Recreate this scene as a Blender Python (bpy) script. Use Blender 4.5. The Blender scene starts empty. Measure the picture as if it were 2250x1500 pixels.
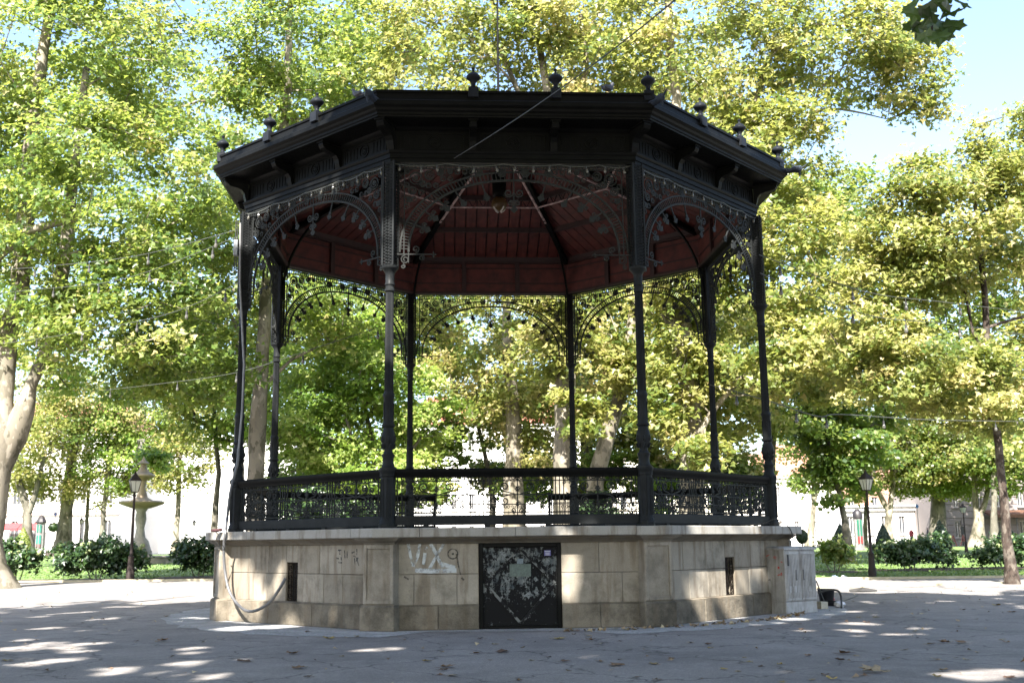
import bpy, math, random
import numpy as np
from mathutils import Vector, Matrix

S = bpy.context.scene
COL = S.collection
R2 = math.radians

# ------------------------------------------------------------------ camera
CAM = Vector((0.1015, -25.033, 1.461))
FPX, PITCH, YAW, ROLL = 2384.28, 0.1829, -0.0067, -0.0112
TH = 0.0538                                    # the bandstand is turned a little
_r0 = Vector((math.cos(YAW), math.sin(YAW), 0))
_f0 = Vector((-math.sin(YAW), math.cos(YAW), 0))
_up0 = -math.sin(PITCH) * _f0 + math.cos(PITCH) * Vector((0, 0, 1))
_fw = math.cos(PITCH) * _f0 + math.sin(PITCH) * Vector((0, 0, 1))
_rt = math.cos(ROLL) * _r0 + math.sin(ROLL) * _up0
_up = math.cos(ROLL) * _up0 - math.sin(ROLL) * _r0
cd = bpy.data.cameras.new('camera')
cam = bpy.data.objects.new('camera', cd)
COL.objects.link(cam)
m = Matrix.Identity(4)
for i in range(3):
    m[i][0], m[i][1], m[i][2], m[i][3] = _rt[i], _up[i], -_fw[i], CAM[i]
cam.matrix_world = m
cd.sensor_width = 36.0
cd.lens = FPX / 2250 * 36
cd.clip_start, cd.clip_end = 0.1, 2000
cd.dof.use_dof = True
cd.dof.focus_distance = 20.0
cd.dof.aperture_fstop = 2.4
S.camera = cam

# ------------------------------------------------------------------ light
SUN_EL, SUN_AZ = 45.0, 14.0                    # behind the viewer, a little to the left
sun_dir = Vector((-math.sin(R2(SUN_AZ)) * math.cos(R2(SUN_EL)), -math.cos(R2(SUN_AZ)) * math.cos(R2(SUN_EL)), math.sin(R2(SUN_EL))))
W = bpy.data.worlds.new('World')
S.world = W
W.use_nodes = True
nt = W.node_tree
bg = nt.nodes['Background']
sky = nt.nodes.new('ShaderNodeTexSky')
sky.sky_type = 'NISHITA'
sky.sun_disc = False
sky.sun_elevation = R2(SUN_EL)
sky.sun_rotation = math.atan2(sun_dir.x, sun_dir.y)
sky.altitude = 120
sky.air_density = 1.0
sky.dust_density = 2.0
nt.links.new(sky.outputs[0], bg.inputs[0])
bg.inputs[1].default_value = 0.095
sl = bpy.data.lights.new('sun', 'SUN')
sl.energy = 5.0
sl.angle = R2(0.53)
sl.color = (1.0, 0.95, 0.87)
so = bpy.data.objects.new('sun', sl)
COL.objects.link(so)
so.rotation_euler = sun_dir.to_track_quat('Z', 'Y').to_euler()
so.location = (-10, -40, 60)
vs = S.view_settings
vs.view_transform = 'Standard'
vs.look = 'None'
vs.gamma = 1.0
vs.use_curve_mapping = False
vs.exposure = 2.47
S.render.engine = 'CYCLES'
S.cycles.use_denoising = True
S.cycles.max_bounces = 10
S.cycles.diffuse_bounces = 6
S.cycles.transmission_bounces = 6
S.cycles.glossy_bounces = 3
S.cycles.caustics_reflective = False
S.cycles.caustics_refractive = False

# ------------------------------------------------------------------ helpers
def at(px, py, d):
    """the point seen at a pixel of the 2250 x 1500 photograph, d metres ahead of the viewer"""
    du, dv = px - 1125.0, py - 750.0
    c, s = math.cos(ROLL), math.sin(ROLL)
    u, v = c * du + s * dv, -s * du + c * dv
    x, z = u / FPX, -v / FPX
    y, z = math.cos(PITCH) - math.sin(PITCH) * z, math.sin(PITCH) + math.cos(PITCH) * z
    k = d / y
    x, y, z = x * k, d, z * k
    c, s = math.cos(YAW), math.sin(YAW)
    return Vector((CAM.x + c * x - s * y, CAM.y + s * x + c * y, CAM.z + z))

def gz(y):
    t = min(1.0, max(0.0, (y - 14.0) / 62.0))
    return 0.72 * t * t * (3 - 2 * t)

def ground_at(px, d):
    p = at(px, 1190, d)
    return Vector((p.x, p.y, gz(p.y)))

def tag(o, label=None, cat=None, group=None, kind=None):
    if label: o['label'] = label
    if cat: o['category'] = cat
    if group: o['group'] = group
    if kind: o['kind'] = kind
    return o

def thing(name, label, cat, loc=(0, 0, 0), rz=0.0, group=None):
    o = bpy.data.objects.new(name, None)
    COL.objects.link(o)
    o.location = loc
    o.rotation_euler = (0, 0, rz)
    o.empty_display_size = 0.2
    return tag(o, label, cat, group)

def copy_tree(o, parent=None):
    c = o.copy()
    COL.objects.link(c)
    c.parent = parent
    for ch in o.children:
        copy_tree(ch, c)
    return c

def put(name, me, parent=None, loc=None, rz=None):
    o = bpy.data.objects.new(name, me)
    COL.objects.link(o)
    if parent: o.parent = parent
    if loc is not None: o.location = loc
    if rz is not None: o.rotation_euler = (0, 0, rz)
    return o

class MB:
    def __init__(s):
        s.v, s.f = [], []
    def add(s, vs, fs):
        b = len(s.v)
        s.v += [tuple(p) for p in vs]
        s.f += [tuple(i + b for i in f) for f in fs]
    def box(s, c, d, M=None):
        x, y, z = d[0] / 2, d[1] / 2, d[2] / 2
        vs = [Vector((sx * x, sy * y, sz * z)) for sz in (-1, 1) for sy in (-1, 1) for sx in (-1, 1)]
        if M is not None: vs = [M @ v for v in vs]
        s.add([v + Vector(c) for v in vs], [(0, 2, 3, 1), (4, 5, 7, 6), (0, 1, 5, 4), (2, 6, 7, 3), (0, 4, 6, 2), (1, 3, 7, 5)])
        return s
    def block(s, u0, u1, z0, z1, yf, yb, ch=0.01):
        """a dressed stone: front face toward -y, its edges chamfered"""
        vs = [(u0, yb, z0), (u1, yb, z0), (u1, yb, z1), (u0, yb, z1),
              (u0, yf + ch, z0), (u1, yf + ch, z0), (u1, yf + ch, z1), (u0, yf + ch, z1),
              (u0 + ch, yf, z0 + ch), (u1 - ch, yf, z0 + ch), (u1 - ch, yf, z1 - ch), (u0 + ch, yf, z1 - ch)]
        fs = [(0, 3, 2, 1), (0, 1, 5, 4), (1, 2, 6, 5), (2, 3, 7, 6), (3, 0, 4, 7),
              (4, 5, 9, 8), (5, 6, 10, 9), (6, 7, 11, 10), (7, 4, 8, 11), (8, 9, 10, 11)]
        s.add(vs, fs)
        return s
    def tube(s, pts, r, n=6, cap=True, flat=None):
        pts = [Vector(p) for p in pts]
        k = len(pts)
        if k < 2: return s
        rs = r if hasattr(r, '__len__') else [r] * k
        b = len(s.v)
        up = None
        for i, p in enumerate(pts):
            t = (pts[min(i + 1, k - 1)] - pts[max(i - 1, 0)])
            if t.length < 1e-9: t = Vector((0, 0, 1))
            t.normalize()
            if up is None:
                a = Vector((0, 0, 1)) if abs(t.z) < 0.9 else Vector((1, 0, 0))
                if flat is not None: a = Vector(flat)
                up = (a - t * a.dot(t)).normalized()
            else:
                up = up - t * up.dot(t)
                up = up.normalized() if up.length > 1e-6 else t.orthogonal().normalized()
            sd = t.cross(up)
            for j in range(n):
                a = 2 * math.pi * (j + 0.5) / n
                s.v.append(tuple(p + (up * math.sin(a) + sd * math.cos(a)) * rs[i]))
        for i in range(k - 1):
            for j in range(n):
                a, c = b + i * n + j, b + i * n + (j + 1) % n
                s.f.append((a, c, c + n, a + n))
        if cap:
            s.f.append(tuple(b + j for j in range(n))[::-1])
            s.f.append(tuple(b + (k - 1) * n + j for j in range(n)))
        return s
    def lathe(s, prof, n=16, c=(0, 0, 0), rot=0.0, sc=(1, 1)):
        """prof: list of (z, r)"""
        b = len(s.v)
        for z, r in prof:
            for j in range(n):
                a = 2 * math.pi * (j + 0.5) / n + rot
                s.v.append((c[0] + sc[0] * r * math.cos(a), c[1] + sc[1] * r * math.sin(a), c[2] + z))
        k = len(prof)
        for i in range(k - 1):
            for j in range(n):
                a, d = b + i * n + j, b + i * n + (j + 1) % n
                s.f.append((a, d, d + n, a + n))
        s.f.append(tuple(b + j for j in range(n))[::-1])
        s.f.append(tuple(b + (k - 1) * n + j for j in range(n)))
        return s
    def prism(s, poly, axis, a0, a1):
        """poly in the two other axes extruded along axis from a0 to a1"""
        def mk(p, a):
            if axis == 0: return (a, p[0], p[1])
            if axis == 1: return (p[0], a, p[1])
            return (p[0], p[1], a)
        n = len(poly)
        s.add([mk(p, a0) for p in poly] + [mk(p, a1) for p in poly],
              [tuple(range(n))[::-1], tuple(range(n, 2 * n))] + [(i, (i + 1) % n, n + (i + 1) % n, n + i) for i in range(n)])
        return s
    def sphere(s, c, r, n=10, k=7):
        prof = [(-math.cos(math.pi * i / k) * r, max(1e-4, math.sin(math.pi * i / k) * r)) for i in range(k + 1)]
        return s.lathe(prof, n, c)
    def ball(s, c, rx, ry, rz, n=10, k=7, M=None):
        b = len(s.v)
        s.sphere((0, 0, 0), 1.0, n, k)
        for i in range(b, len(s.v)):
            v = Vector((s.v[i][0] * rx, s.v[i][1] * ry, s.v[i][2] * rz))
            if M is not None: v = M @ v
            s.v[i] = tuple(v + Vector(c))
        return s
    def mesh(s, name, mat, smooth=False):
        me = bpy.data.meshes.new(name)
        me.from_pydata(s.v, [], s.f)
        me.materials.append(mat)
        if smooth:
            me.polygons.foreach_set('use_smooth', [True] * len(me.polygons))
            me.set_sharp_from_angle(angle=R2(42))
        return me
    def build(s, name, mat, parent=None, smooth=False, loc=None, rz=None):
        return put(name, s.mesh(name, mat, smooth), parent, loc, rz)

# ------------------------------------------------------------------ materials
def nodes(name):
    mt = bpy.data.materials.new(name)
    mt.use_nodes = True
    t = mt.node_tree
    return mt, t, t.nodes['Principled BSDF']

def N(t, typ, **kw):
    n = t.nodes.new(typ)
    for k, v in kw.items(): setattr(n, k, v)
    return n

def ramp(t, fac, stops):
    r = N(t, 'ShaderNodeValToRGB')
    els = r.color_ramp.elements
    while len(els) < len(stops): els.new(0.5)
    for e, (p, c) in zip(els, stops):
        e.position = p
        e.color = (c[0], c[1], c[2], 1)
    t.links.new(fac, r.inputs[0])
    return r.outputs[0]

def noise(t, scale, detail=4, rough=0.55, vec=None, w=None):
    n = N(t, 'ShaderNodeTexNoise')
    n.inputs['Scale'].default_value = scale
    n.inputs['Detail'].default_value = detail
    n.inputs['Roughness'].default_value = rough
    if vec is not None: t.links.new(vec, n.inputs['Vector'])
    return n.outputs[0]

def coords(t, kind='Object', sc=(1, 1, 1)):
    c = N(t, 'ShaderNodeTexCoord')
    mp = N(t, 'ShaderNodeMapping')
    mp.inputs['Scale'].default_value = sc
    t.links.new(c.outputs[kind], mp.inputs[0])
    return mp.outputs[0]

def world_pos(t, sc=(1, 1, 1)):
    g = N(t, 'ShaderNodeNewGeometry')
    mp = N(t, 'ShaderNodeMapping')
    mp.inputs['Scale'].default_value = sc
    t.links.new(g.outputs['Position'], mp.inputs[0])
    return mp.outputs[0]

def mix(t, fac, a, b, mode='MIX'):
    n = N(t, 'ShaderNodeMix', data_type='RGBA', blend_type=mode)
    for sock, val in ((n.inputs[0], fac), (n.inputs[6], a), (n.inputs[7], b)):
        if isinstance(val, (int, float)): sock.default_value = val
        elif isinstance(val, tuple): sock.default_value = (val[0], val[1], val[2], 1)
        else: t.links.new(val, sock)
    return n.outputs[2]

def bump(t, p, h, strength=0.3, dist=0.01):
    b = N(t, 'ShaderNodeBump')
    b.inputs['Strength'].default_value = strength
    b.inputs['Distance'].default_value = dist
    t.links.new(h, b.inputs['Height'])
    t.links.new(b.outputs[0], p.inputs['Normal'])

def simple(name, col, rough=0.6, var=0.25, scale=6.0, metal=0.0, bmp=0.0, pos=True, spec=0.5):
    mt, t, p = nodes(name)
    v = world_pos(t) if pos else coords(t)
    n = noise(t, scale, 5, 0.6, v)
    lo = tuple(c * (1 - var) for c in col)
    hi = tuple(min(1, c * (1 + var)) for c in col)
    t.links.new(ramp(t, n, [(0.3, lo), (0.7, hi)]), p.inputs['Base Color'])
    p.inputs['Roughness'].default_value = rough
    p.inputs['Metallic'].default_value = metal
    p.inputs['Specular IOR Level'].default_value = spec
    if bmp: bump(t, p, noise(t, scale * 6, 3, 0.6, v), bmp, 0.01)
    return mt

def mat_iron(name, col, worn, rough=0.42):
    mt, t, p = nodes(name)
    v = world_pos(t)
    n = noise(t, 3.0, 6, 0.65, v)
    n2 = noise(t, 28.0, 4, 0.6, v)
    a = ramp(t, n, [(0.3, tuple(c * 0.75 for c in col)), (0.72, tuple(c * 1.3 for c in col))])
    w = ramp(t, n2, [(0.62, (0, 0, 0)), (0.74, (1, 1, 1))])
    w2 = mix(t, 0.25, (0, 0, 0), w)
    t.links.new(mix(t, w2, a, worn), p.inputs['Base Color'])
    t.links.new(ramp(t, n2, [(0.3, (rough - .08,) * 3), (0.7, (rough + .15,) * 3)]), p.inputs['Roughness'])
    p.inputs['Specular IOR Level'].default_value = 0.06
    bump(t, p, n2, 0.15, 0.004)
    return mt

def mat_stone(name, cols, grime, bscale=22, bstr=0.25, gscale=1.1, gpos=(0.52, 0.72), pit=0.0):
    mt, t, p = nodes(name)
    v = world_pos(t)
    oi = N(t, 'ShaderNodeObjectInfo')
    base = ramp(t, oi.outputs['Random'], [(0.0, cols[0]), (0.5, cols[1]), (1.0, cols[2])])
    n1 = noise(t, 3.5, 6, 0.65, v)
    c = mix(t, ramp(t, n1, [(0.35, (0, 0, 0)), (0.7, (0.55,) * 3)]), base, tuple(x * 0.72 for x in cols[1]))
    streak = noise(t, 1.0, 5, 0.6, world_pos(t, (5.5, 5.5, 0.8)))
    c = mix(t, ramp(t, streak, [(0.50, (0, 0, 0)), (0.64, (0.65,) * 3)]), c, (0.14, 0.108, 0.075))
    g = noise(t, gscale, 7, 0.72, v)
    c = mix(t, ramp(t, g, [(gpos[0], (0, 0, 0)), (gpos[1], (0.85,) * 3)]), c, grime)
    fine = noise(t, bscale * 4, 2, 0.5, v)
    c = mix(t, 0.5, c, ramp(t, fine, [(0.3, (0.62,) * 3), (0.7, (1, 1, 1))]), 'MULTIPLY')
    t.links.new(c, p.inputs['Base Color'])
    p.inputs['Roughness'].default_value = 0.85
    p.inputs['Specular IOR Level'].default_value = 0.25
    bump(t, p, noise(t, bscale, 6, 0.7, v), bstr, 0.02)
    return mt

def mat_leaf(name, stops, trans, tf=0.55):
    """leaf colour varies from leaf to leaf with the 'tone' each leaf carries"""
    mt, t, p = nodes(name)
    at_ = N(t, 'ShaderNodeAttribute', attribute_name='tone')
    c = ramp(t, at_.outputs['Fac'], stops)
    t.links.new(c, p.inputs['Base Color'])
    p.inputs['Roughness'].default_value = 0.38
    p.inputs['Specular IOR Level'].default_value = 0.5
    tr = N(t, 'ShaderNodeBsdfTranslucent')
    t.links.new(mix(t, 0.65, c, trans), tr.inputs[0])
    ms = N(t, 'ShaderNodeMixShader')
    ms.inputs[0].default_value = tf
    t.links.new(p.outputs[0], ms.inputs[1])
    t.links.new(tr.outputs[0], ms.inputs[2])
    t.links.new(ms.outputs[0], t.nodes['Material Output'].inputs[0])
    return mt

def mat_bark(name, a, b, c, scale=1.6):
    mt, t, p = nodes(name)
    v = world_pos(t, (1, 1, 0.55))
    n = noise(t, scale, 5, 0.6, v)
    n2 = noise(t, scale * 2.3, 4, 0.6, v)
    col = ramp(t, n, [(0.41, a), (0.425, b), (0.52, b), (0.535, c)])
    col = mix(t, ramp(t, n2, [(0.57, (0, 0, 0)), (0.60, (0.8,) * 3)]), col, tuple(x * 0.55 for x in c))
    t.links.new(col, p.inputs['Base Color'])
    p.inputs['Roughness'].default_value = 0.85
    p.inputs['Specular IOR Level'].default_value = 0.2
    bump(t, p, n2, 0.4, 0.03)
    return mt

M = {}
M['iron'] = mat_iron('black_painted_iron', (0.0050, 0.0052, 0.0050), (0.024, 0.020, 0.018))
M['column_iron'] = mat_iron('grey_black_column_paint', (0.016, 0.0175, 0.0185), (0.07, 0.066, 0.066), 0.42)
M['lace_iron'] = mat_iron('top_lit_ornamental_iron', (0.021, 0.0225, 0.022), (0.08, 0.072, 0.066), 0.5)  # base grey raised to stand in for top light on the lace
M['finial_iron'] = mat_iron('finial_iron', (0.014, 0.016, 0.020), (0.05, 0.05, 0.06), 0.35)
M['zinc'] = mat_iron('dark_zinc_sheet', (0.009, 0.0095, 0.010), (0.16, 0.145, 0.115), 0.5)
M['spout_metal'] = mat_iron('sky_tinted_zinc', (0.028, 0.034, 0.045), (0.08, 0.085, 0.10), 0.45)  # the sky's blue cast on the spouts is mixed into this colour
M['red_wood'] = simple('dark_red_ceiling_boards', (0.078, 0.0155, 0.0115), 0.6, 0.5, 4.0, bmp=0.2)
M['red_trim'] = simple('dark_red_trim', (0.024, 0.007, 0.006), 0.6, 0.3, 4.0)
M['pale_rod'] = simple('streaked_pale_rod_paint', (0.42, 0.30, 0.29), 0.6, 0.6, 9.0)
M['lime'] = mat_stone('limestone_block', [(0.215, 0.188, 0.148), (0.275, 0.243, 0.195), (0.33, 0.297, 0.245)], (0.075, 0.065, 0.05), gpos=(0.50, 0.72))
M['pier'] = mat_stone('limestone_pier', [(0.24, 0.212, 0.17), (0.275, 0.243, 0.198), (0.31, 0.278, 0.23)], (0.085, 0.073, 0.055), gpos=(0.48, 0.7))
M['plinth'] = mat_stone('rough_plinth_stone', [(0.165, 0.142, 0.108), (0.20, 0.172, 0.132), (0.23, 0.20, 0.155)], (0.045, 0.04, 0.03), bscale=14, bstr=0.9, gpos=(0.45, 0.66))
M['coping'] = mat_stone('coping_stone', [(0.29, 0.275, 0.25), (0.32, 0.305, 0.275), (0.35, 0.33, 0.30)], (0.15, 0.13, 0.10), 24, 0.2, 0.9, (0.58, 0.8))
M['cove'] = mat_stone('moulding_stone', [(0.16, 0.142, 0.115), (0.18, 0.16, 0.13), (0.20, 0.18, 0.15)], (0.06, 0.052, 0.04))
M['deck'] = simple('concrete_deck', (0.22, 0.21, 0.19), 0.85)
M['core'] = simple('dark_mortar', (0.09, 0.078, 0.06), 0.9)

# asphalt: grey, with stone chips, patches and dust
mt, t, p = nodes('worn_asphalt')
v = world_pos(t)
big = noise(t, 0.30, 6, 0.65, v)
chip = noise(t, 60.0, 3, 0.75, v)
grit = noise(t, 17.0, 5, 0.8, v)
dust = noise(t, 1.1, 8, 0.75, v)
c = ramp(t, big, [(0.30, (0.152, 0.140, 0.134)), (0.48, (0.20, 0.185, 0.176)), (0.70, (0.248, 0.230, 0.217))])
c = mix(t, ramp(t, dust, [(0.48, (0, 0, 0)), (0.72, (0.6,) * 3)]), c, (0.32, 0.305, 0.29))
stain = noise(t, 0.8, 4, 0.6, world_pos(t, (1, 1, 1)))
c = mix(t, ramp(t, stain, [(0.60, (0, 0, 0)), (0.70, (0.55,) * 3)]), c, (0.115, 0.11, 0.11))
c = mix(t, 0.8, c, ramp(t, chip, [(0.28, (0.40,) * 3), (0.5, (0.85,) * 3), (0.72, (1.6, 1.55, 1.5))]), 'MULTIPLY')
c = mix(t, 0.6, c, ramp(t, grit, [(0.30, (0.55,) * 3), (0.5, (1,) * 3), (0.70, (1.5, 1.45, 1.4))]), 'MULTIPLY')
cr = N(t, 'ShaderNodeTexVoronoi', feature='DISTANCE_TO_EDGE'); cr.inputs['Scale'].default_value = 0.42
wv = N(t, 'ShaderNodeVectorMath'); wv.operation = 'ADD'
nz_ = N(t, 'ShaderNodeTexNoise'); nz_.inputs['Scale'].default_value = 1.6; nz_.inputs['Detail'].default_value = 6
t.links.new(v, nz_.inputs['Vector']); t.links.new(v, wv.inputs[0]); t.links.new(nz_.outputs['Color'], wv.inputs[1])
t.links.new(wv.outputs[0], cr.inputs['Vector'])
c = mix(t, ramp(t, cr.outputs['Distance'], [(0.0, (0.75,) * 3), (0.012, (0, 0, 0))]), c, (0.04, 0.038, 0.036))
t.links.new(c, p.inputs['Base Color'])
p.inputs['Roughness'].default_value = 0.85
p.inputs['Specular IOR Level'].default_value = 0.2
bump(t, p, chip, 0.7, 0.008)
M['asphalt'] = mt
mt, t, p = nodes('loose_gravel')
v = world_pos(t)
vo = N(t, 'ShaderNodeTexVoronoi'); vo.inputs['Scale'].default_value = 55
t.links.new(v, vo.inputs['Vector'])
c = mix(t, 0.55, ramp(t, noise(t, 2.0, 6, 0.7, v), [(0.35, (0.19, 0.18, 0.165)), (0.7, (0.32, 0.305, 0.285))]), vo.outputs['Color'], 'OVERLAY')
hs = N(t, 'ShaderNodeHueSaturation'); hs.inputs['Saturation'].default_value = 0.25
t.links.new(c, hs.inputs['Color'])
t.links.new(hs.outputs[0], p.inputs['Base Color'])
p.inputs['Roughness'].default_value = 0.9
bump(t, p, vo.outputs['Distance'], 0.9, 0.02)
M['gravel'] = mt
M['path'] = simple('pale_path', (0.33, 0.31, 0.28), 0.9, 0.2, 1.5, bmp=0.2)
M['kerb'] = simple('kerb_stone', (0.36, 0.32, 0.22), 0.85, 0.25, 3)
M['lawn'] = simple('mown_lawn', (0.085, 0.135, 0.03), 0.9, 0.5, 0.9, bmp=0.6)
M['soil'] = simple('bare_soil', (0.05, 0.035, 0.025), 0.95, 0.4, 3.0, bmp=0.7)
M['grass'] = mat_leaf('grass_blades', [(0, (0.05, 0.105, 0.02)), (1, (0.14, 0.20, 0.05))], (0.18, 0.29, 0.05), 0.3)
G1 = [(0.0, (0.028, 0.068, 0.015)), (0.35, (0.085, 0.145, 0.030)), (0.7, (0.20, 0.235, 0.065)), (0.92, (0.36, 0.34, 0.14)), (1.0, (0.40, 0.32, 0.13))]
G2 = [(0.0, (0.050, 0.095, 0.020)), (0.3, (0.125, 0.165, 0.040)), (0.65, (0.28, 0.27, 0.092)), (0.88, (0.43, 0.37, 0.17)), (1.0, (0.45, 0.345, 0.16))]
G3 = [(0.0, (0.045, 0.105, 0.018)), (0.4, (0.125, 0.205, 0.036)), (0.8, (0.25, 0.31, 0.08)), (1.0, (0.36, 0.36, 0.14))]
M['leaf_green'] = mat_leaf('green_plane_leaf', G1, (0.40, 0.48, 0.08))
M['leaf_gold'] = mat_leaf('yellowing_plane_leaf', G2, (0.48, 0.50, 0.11))
M['leaf_fresh'] = mat_leaf('fresh_green_leaf', G3, (0.38, 0.52, 0.08))
M['leaf_shrub'] = mat_leaf('dark_shrub_leaf', [(0, (0.012, 0.032, 0.012)), (0.7, (0.035, 0.07, 0.02)), (1, (0.09, 0.13, 0.03))], (0.10, 0.18, 0.03), 0.25)
M['leaf_cone'] = mat_leaf('clipped_yew', [(0, (0.010, 0.026, 0.012)), (1, (0.03, 0.055, 0.02))], (0.05, 0.10, 0.02), 0.1)
M['leaf_conegold'] = mat_leaf('clipped_golden_shrub', [(0, (0.13, 0.17, 0.03)), (1, (0.22, 0.25, 0.06))], (0.25, 0.30, 0.05), 0.15)
M['flower'] = simple('faded_hydrangea_head', (0.20, 0.24, 0.10), 0.8, 0.5, 8)
M['bark'] = mat_bark('mottled_plane_bark', (0.070, 0.064, 0.045), (0.145, 0.128, 0.098), (0.225, 0.20, 0.16))
M['bark_grey'] = mat_bark('grey_plane_bark', (0.055, 0.05, 0.04), (0.095, 0.088, 0.07), (0.145, 0.132, 0.108))
M['bark_dark'] = mat_bark('dark_scaly_bark', (0.02, 0.015, 0.012), (0.042, 0.031, 0.025), (0.10, 0.085, 0.07), 5.0)

# ------------------------------------------------------------------ ground
def sheet(name, xs, ys, dz, mat, parent=None):
    vs = [(x, y, gz(y) + dz) for y in ys for x in xs]
    nx = len(xs)
    fs = [(j * nx + i, j * nx + i + 1, (j + 1) * nx + i + 1, (j + 1) * nx + i) for j in range(len(ys) - 1) for i in range(nx - 1)]
    mb = MB(); mb.add(vs, fs)
    return tag(mb.build(name, mat, parent, True), kind='structure')
ys = [-120, -60, -30, 0, 14] + list(np.linspace(18, 76, 16)) + [100, 160, 300, 900]
sheet('ground', [-600, -200, -60, 0, 60, 200, 600], ys, 0.0, M['asphalt'])
ly = list(np.linspace(21.5, 76, 15))
sheet('lawn', [-75, -40, -20, -9], ly, 0.010, M['lawn'])
ly2 = list(np.linspace(15.2, 72, 15))
sheet('lawn', [9, 20, 40, 75], ly2, 0.010, M['lawn'])
sheet('path', [-80, 0, 80], [78, 82, 88], 0.006, M['path'])
sheet('road', [-300, 0, 300], [88.5, 92, 99], 0.008, simple('far_road', (0.13, 0.13, 0.14), 0.85))
sheet('soil_bed', [-75, -40, -20, -9], list(np.linspace(21.5, 24.6, 4)), 0.016, M['soil'])
# bare soil beds under the shrubs
def blob_patch(name, cx, cy, rx, ry, dz, mat, seed, n=28):
    rg = random.Random(seed)
    pts = []
    for i in range(n):
        a = 2 * math.pi * i / n
        k = 1 + rg.uniform(-.16, .16)
        x, y = cx + rx * k * math.cos(a), cy + ry * k * math.sin(a)
        pts.append((x, y, gz(y) + dz))
    mb = MB(); mb.add(pts, [tuple(range(n))])
    return tag(mb.build(name, mat), kind='structure')
# loose gravel collar round the bandstand, with an uneven outer edge
rg = random.Random(5)
inn, out = [], []
for i in range(96):
    a = 2 * math.pi * i / 96
    k = 1.12 + 0.16 * math.sin(a * 3 + 1) + rg.uniform(-.12, .12)
    if abs(((a + math.pi / 2 + math.pi) % (2 * math.pi)) - math.pi) < 0.24: k = 0.03
    inn.append((5.6 * math.cos(a), 5.6 * math.sin(a), 0.004))
    out.append(((6.3 + k) * math.cos(a), (6.3 + k) * math.sin(a), 0.004))
mb = MB(); mb.add(inn + out, [(i, (i + 1) % 96, 96 + (i + 1) % 96, 96 + i) for i in range(96)])
tag(mb.build('gravel_strip', M['gravel']), kind='structure')
# kerbs along the near lawn edges
mb = MB(); mb.box((-42, 21.35, gz(21.35) + .04), (66, .12, .10)); tag(mb.build('kerb', M['kerb']), kind='structure')
mb = MB(); mb.box((42, 15.05, gz(15) + .04), (66, .12, .10)); tag(mb.build('kerb', M['kerb']), kind='structure')
mb = MB()
mb.tube([(8.5, 7.9, .02), (12, 9.0, .02), (16, 10.4, .02), (24, 12.3, .02), (40, 13.2, .02)], 0.045, 4)
tag(mb.build('kerb', M['kerb']), kind='structure')

# ------------------------------------------------------------------ leaves and trees
KM, LM, LS = 1.28, 1.20, 1.17
LEAF_V = np.array([(0, 0, 0), (.52, .22, .10), (.20, .48, .03), (0, 1, -.10), (-.20, .48, .03), (-.52, .22, .10)], dtype=np.float64)
LEAF_F = np.array([(0, 1, 2), (0, 2, 3), (0, 3, 4), (0, 4, 5)])
KITE_V = np.array([(0, 0, 0), (.5, .45, .10), (0, 1, -.05), (-.5, .45, .10)], dtype=np.float64)
KITE_F = np.array([(0, 1, 2), (0, 2, 3)])
def leaf_mesh(name, pos, nrm, size, tone, mat, rs, simple_leaf=False):
    V, F = (KITE_V, KITE_F) if simple_leaf else (LEAF_V, LEAF_F)
    n = len(pos)
    nrm = nrm / np.linalg.norm(nrm, axis=1, keepdims=True)
    a = rs.normal(size=(n, 3))
    a[:, 2] -= 0.5                                   # leaf tips hang a little
    t1 = a - nrm * (a * nrm).sum(1, keepdims=True)
    t1 /= np.linalg.norm(t1, axis=1, keepdims=True) + 1e-9
    t0 = np.cross(t1, nrm)
    vv = V - np.array([0, .45, 0])
    P = pos[:, None, :] + size[:, None, None] * (vv[None, :, 0:1] * t0[:, None, :] + vv[None, :, 1:2] * t1[:, None, :] + vv[None, :, 2:3] * nrm[:, None, :])
    nv, nf = len(V), len(F)
    me = bpy.data.meshes.new(name)
    me.vertices.add(n * nv)
    me.vertices.foreach_set('co', P.reshape(-1).astype(np.float32))
    L = (F[None, :, :] + (np.arange(n) * nv)[:, None, None]).reshape(-1)
    me.loops.add(len(L))
    me.loops.foreach_set('vertex_index', L.astype(np.int32))
    me.polygons.add(n * nf)
    me.polygons.foreach_set('loop_start', np.arange(0, n * nf * 3, 3, dtype=np.int32))
    me.update(calc_edges=True)
    at_ = me.attributes.new('tone', 'FLOAT', 'POINT')
    at_.data.foreach_set('value', np.repeat(tone, nv).astype(np.float32))
    me.materials.append(mat)
    return me

class Skel:
    """branch skeleton: nodes with parents; pipe-model radii"""
    def __init__(s): s.p, s.par, s.tr = [], [], []
    def add(s, p, par, tr=None):
        s.p.append(np.array(p, float)); s.par.append(par); s.tr.append(tr)
        return len(s.p) - 1

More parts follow.
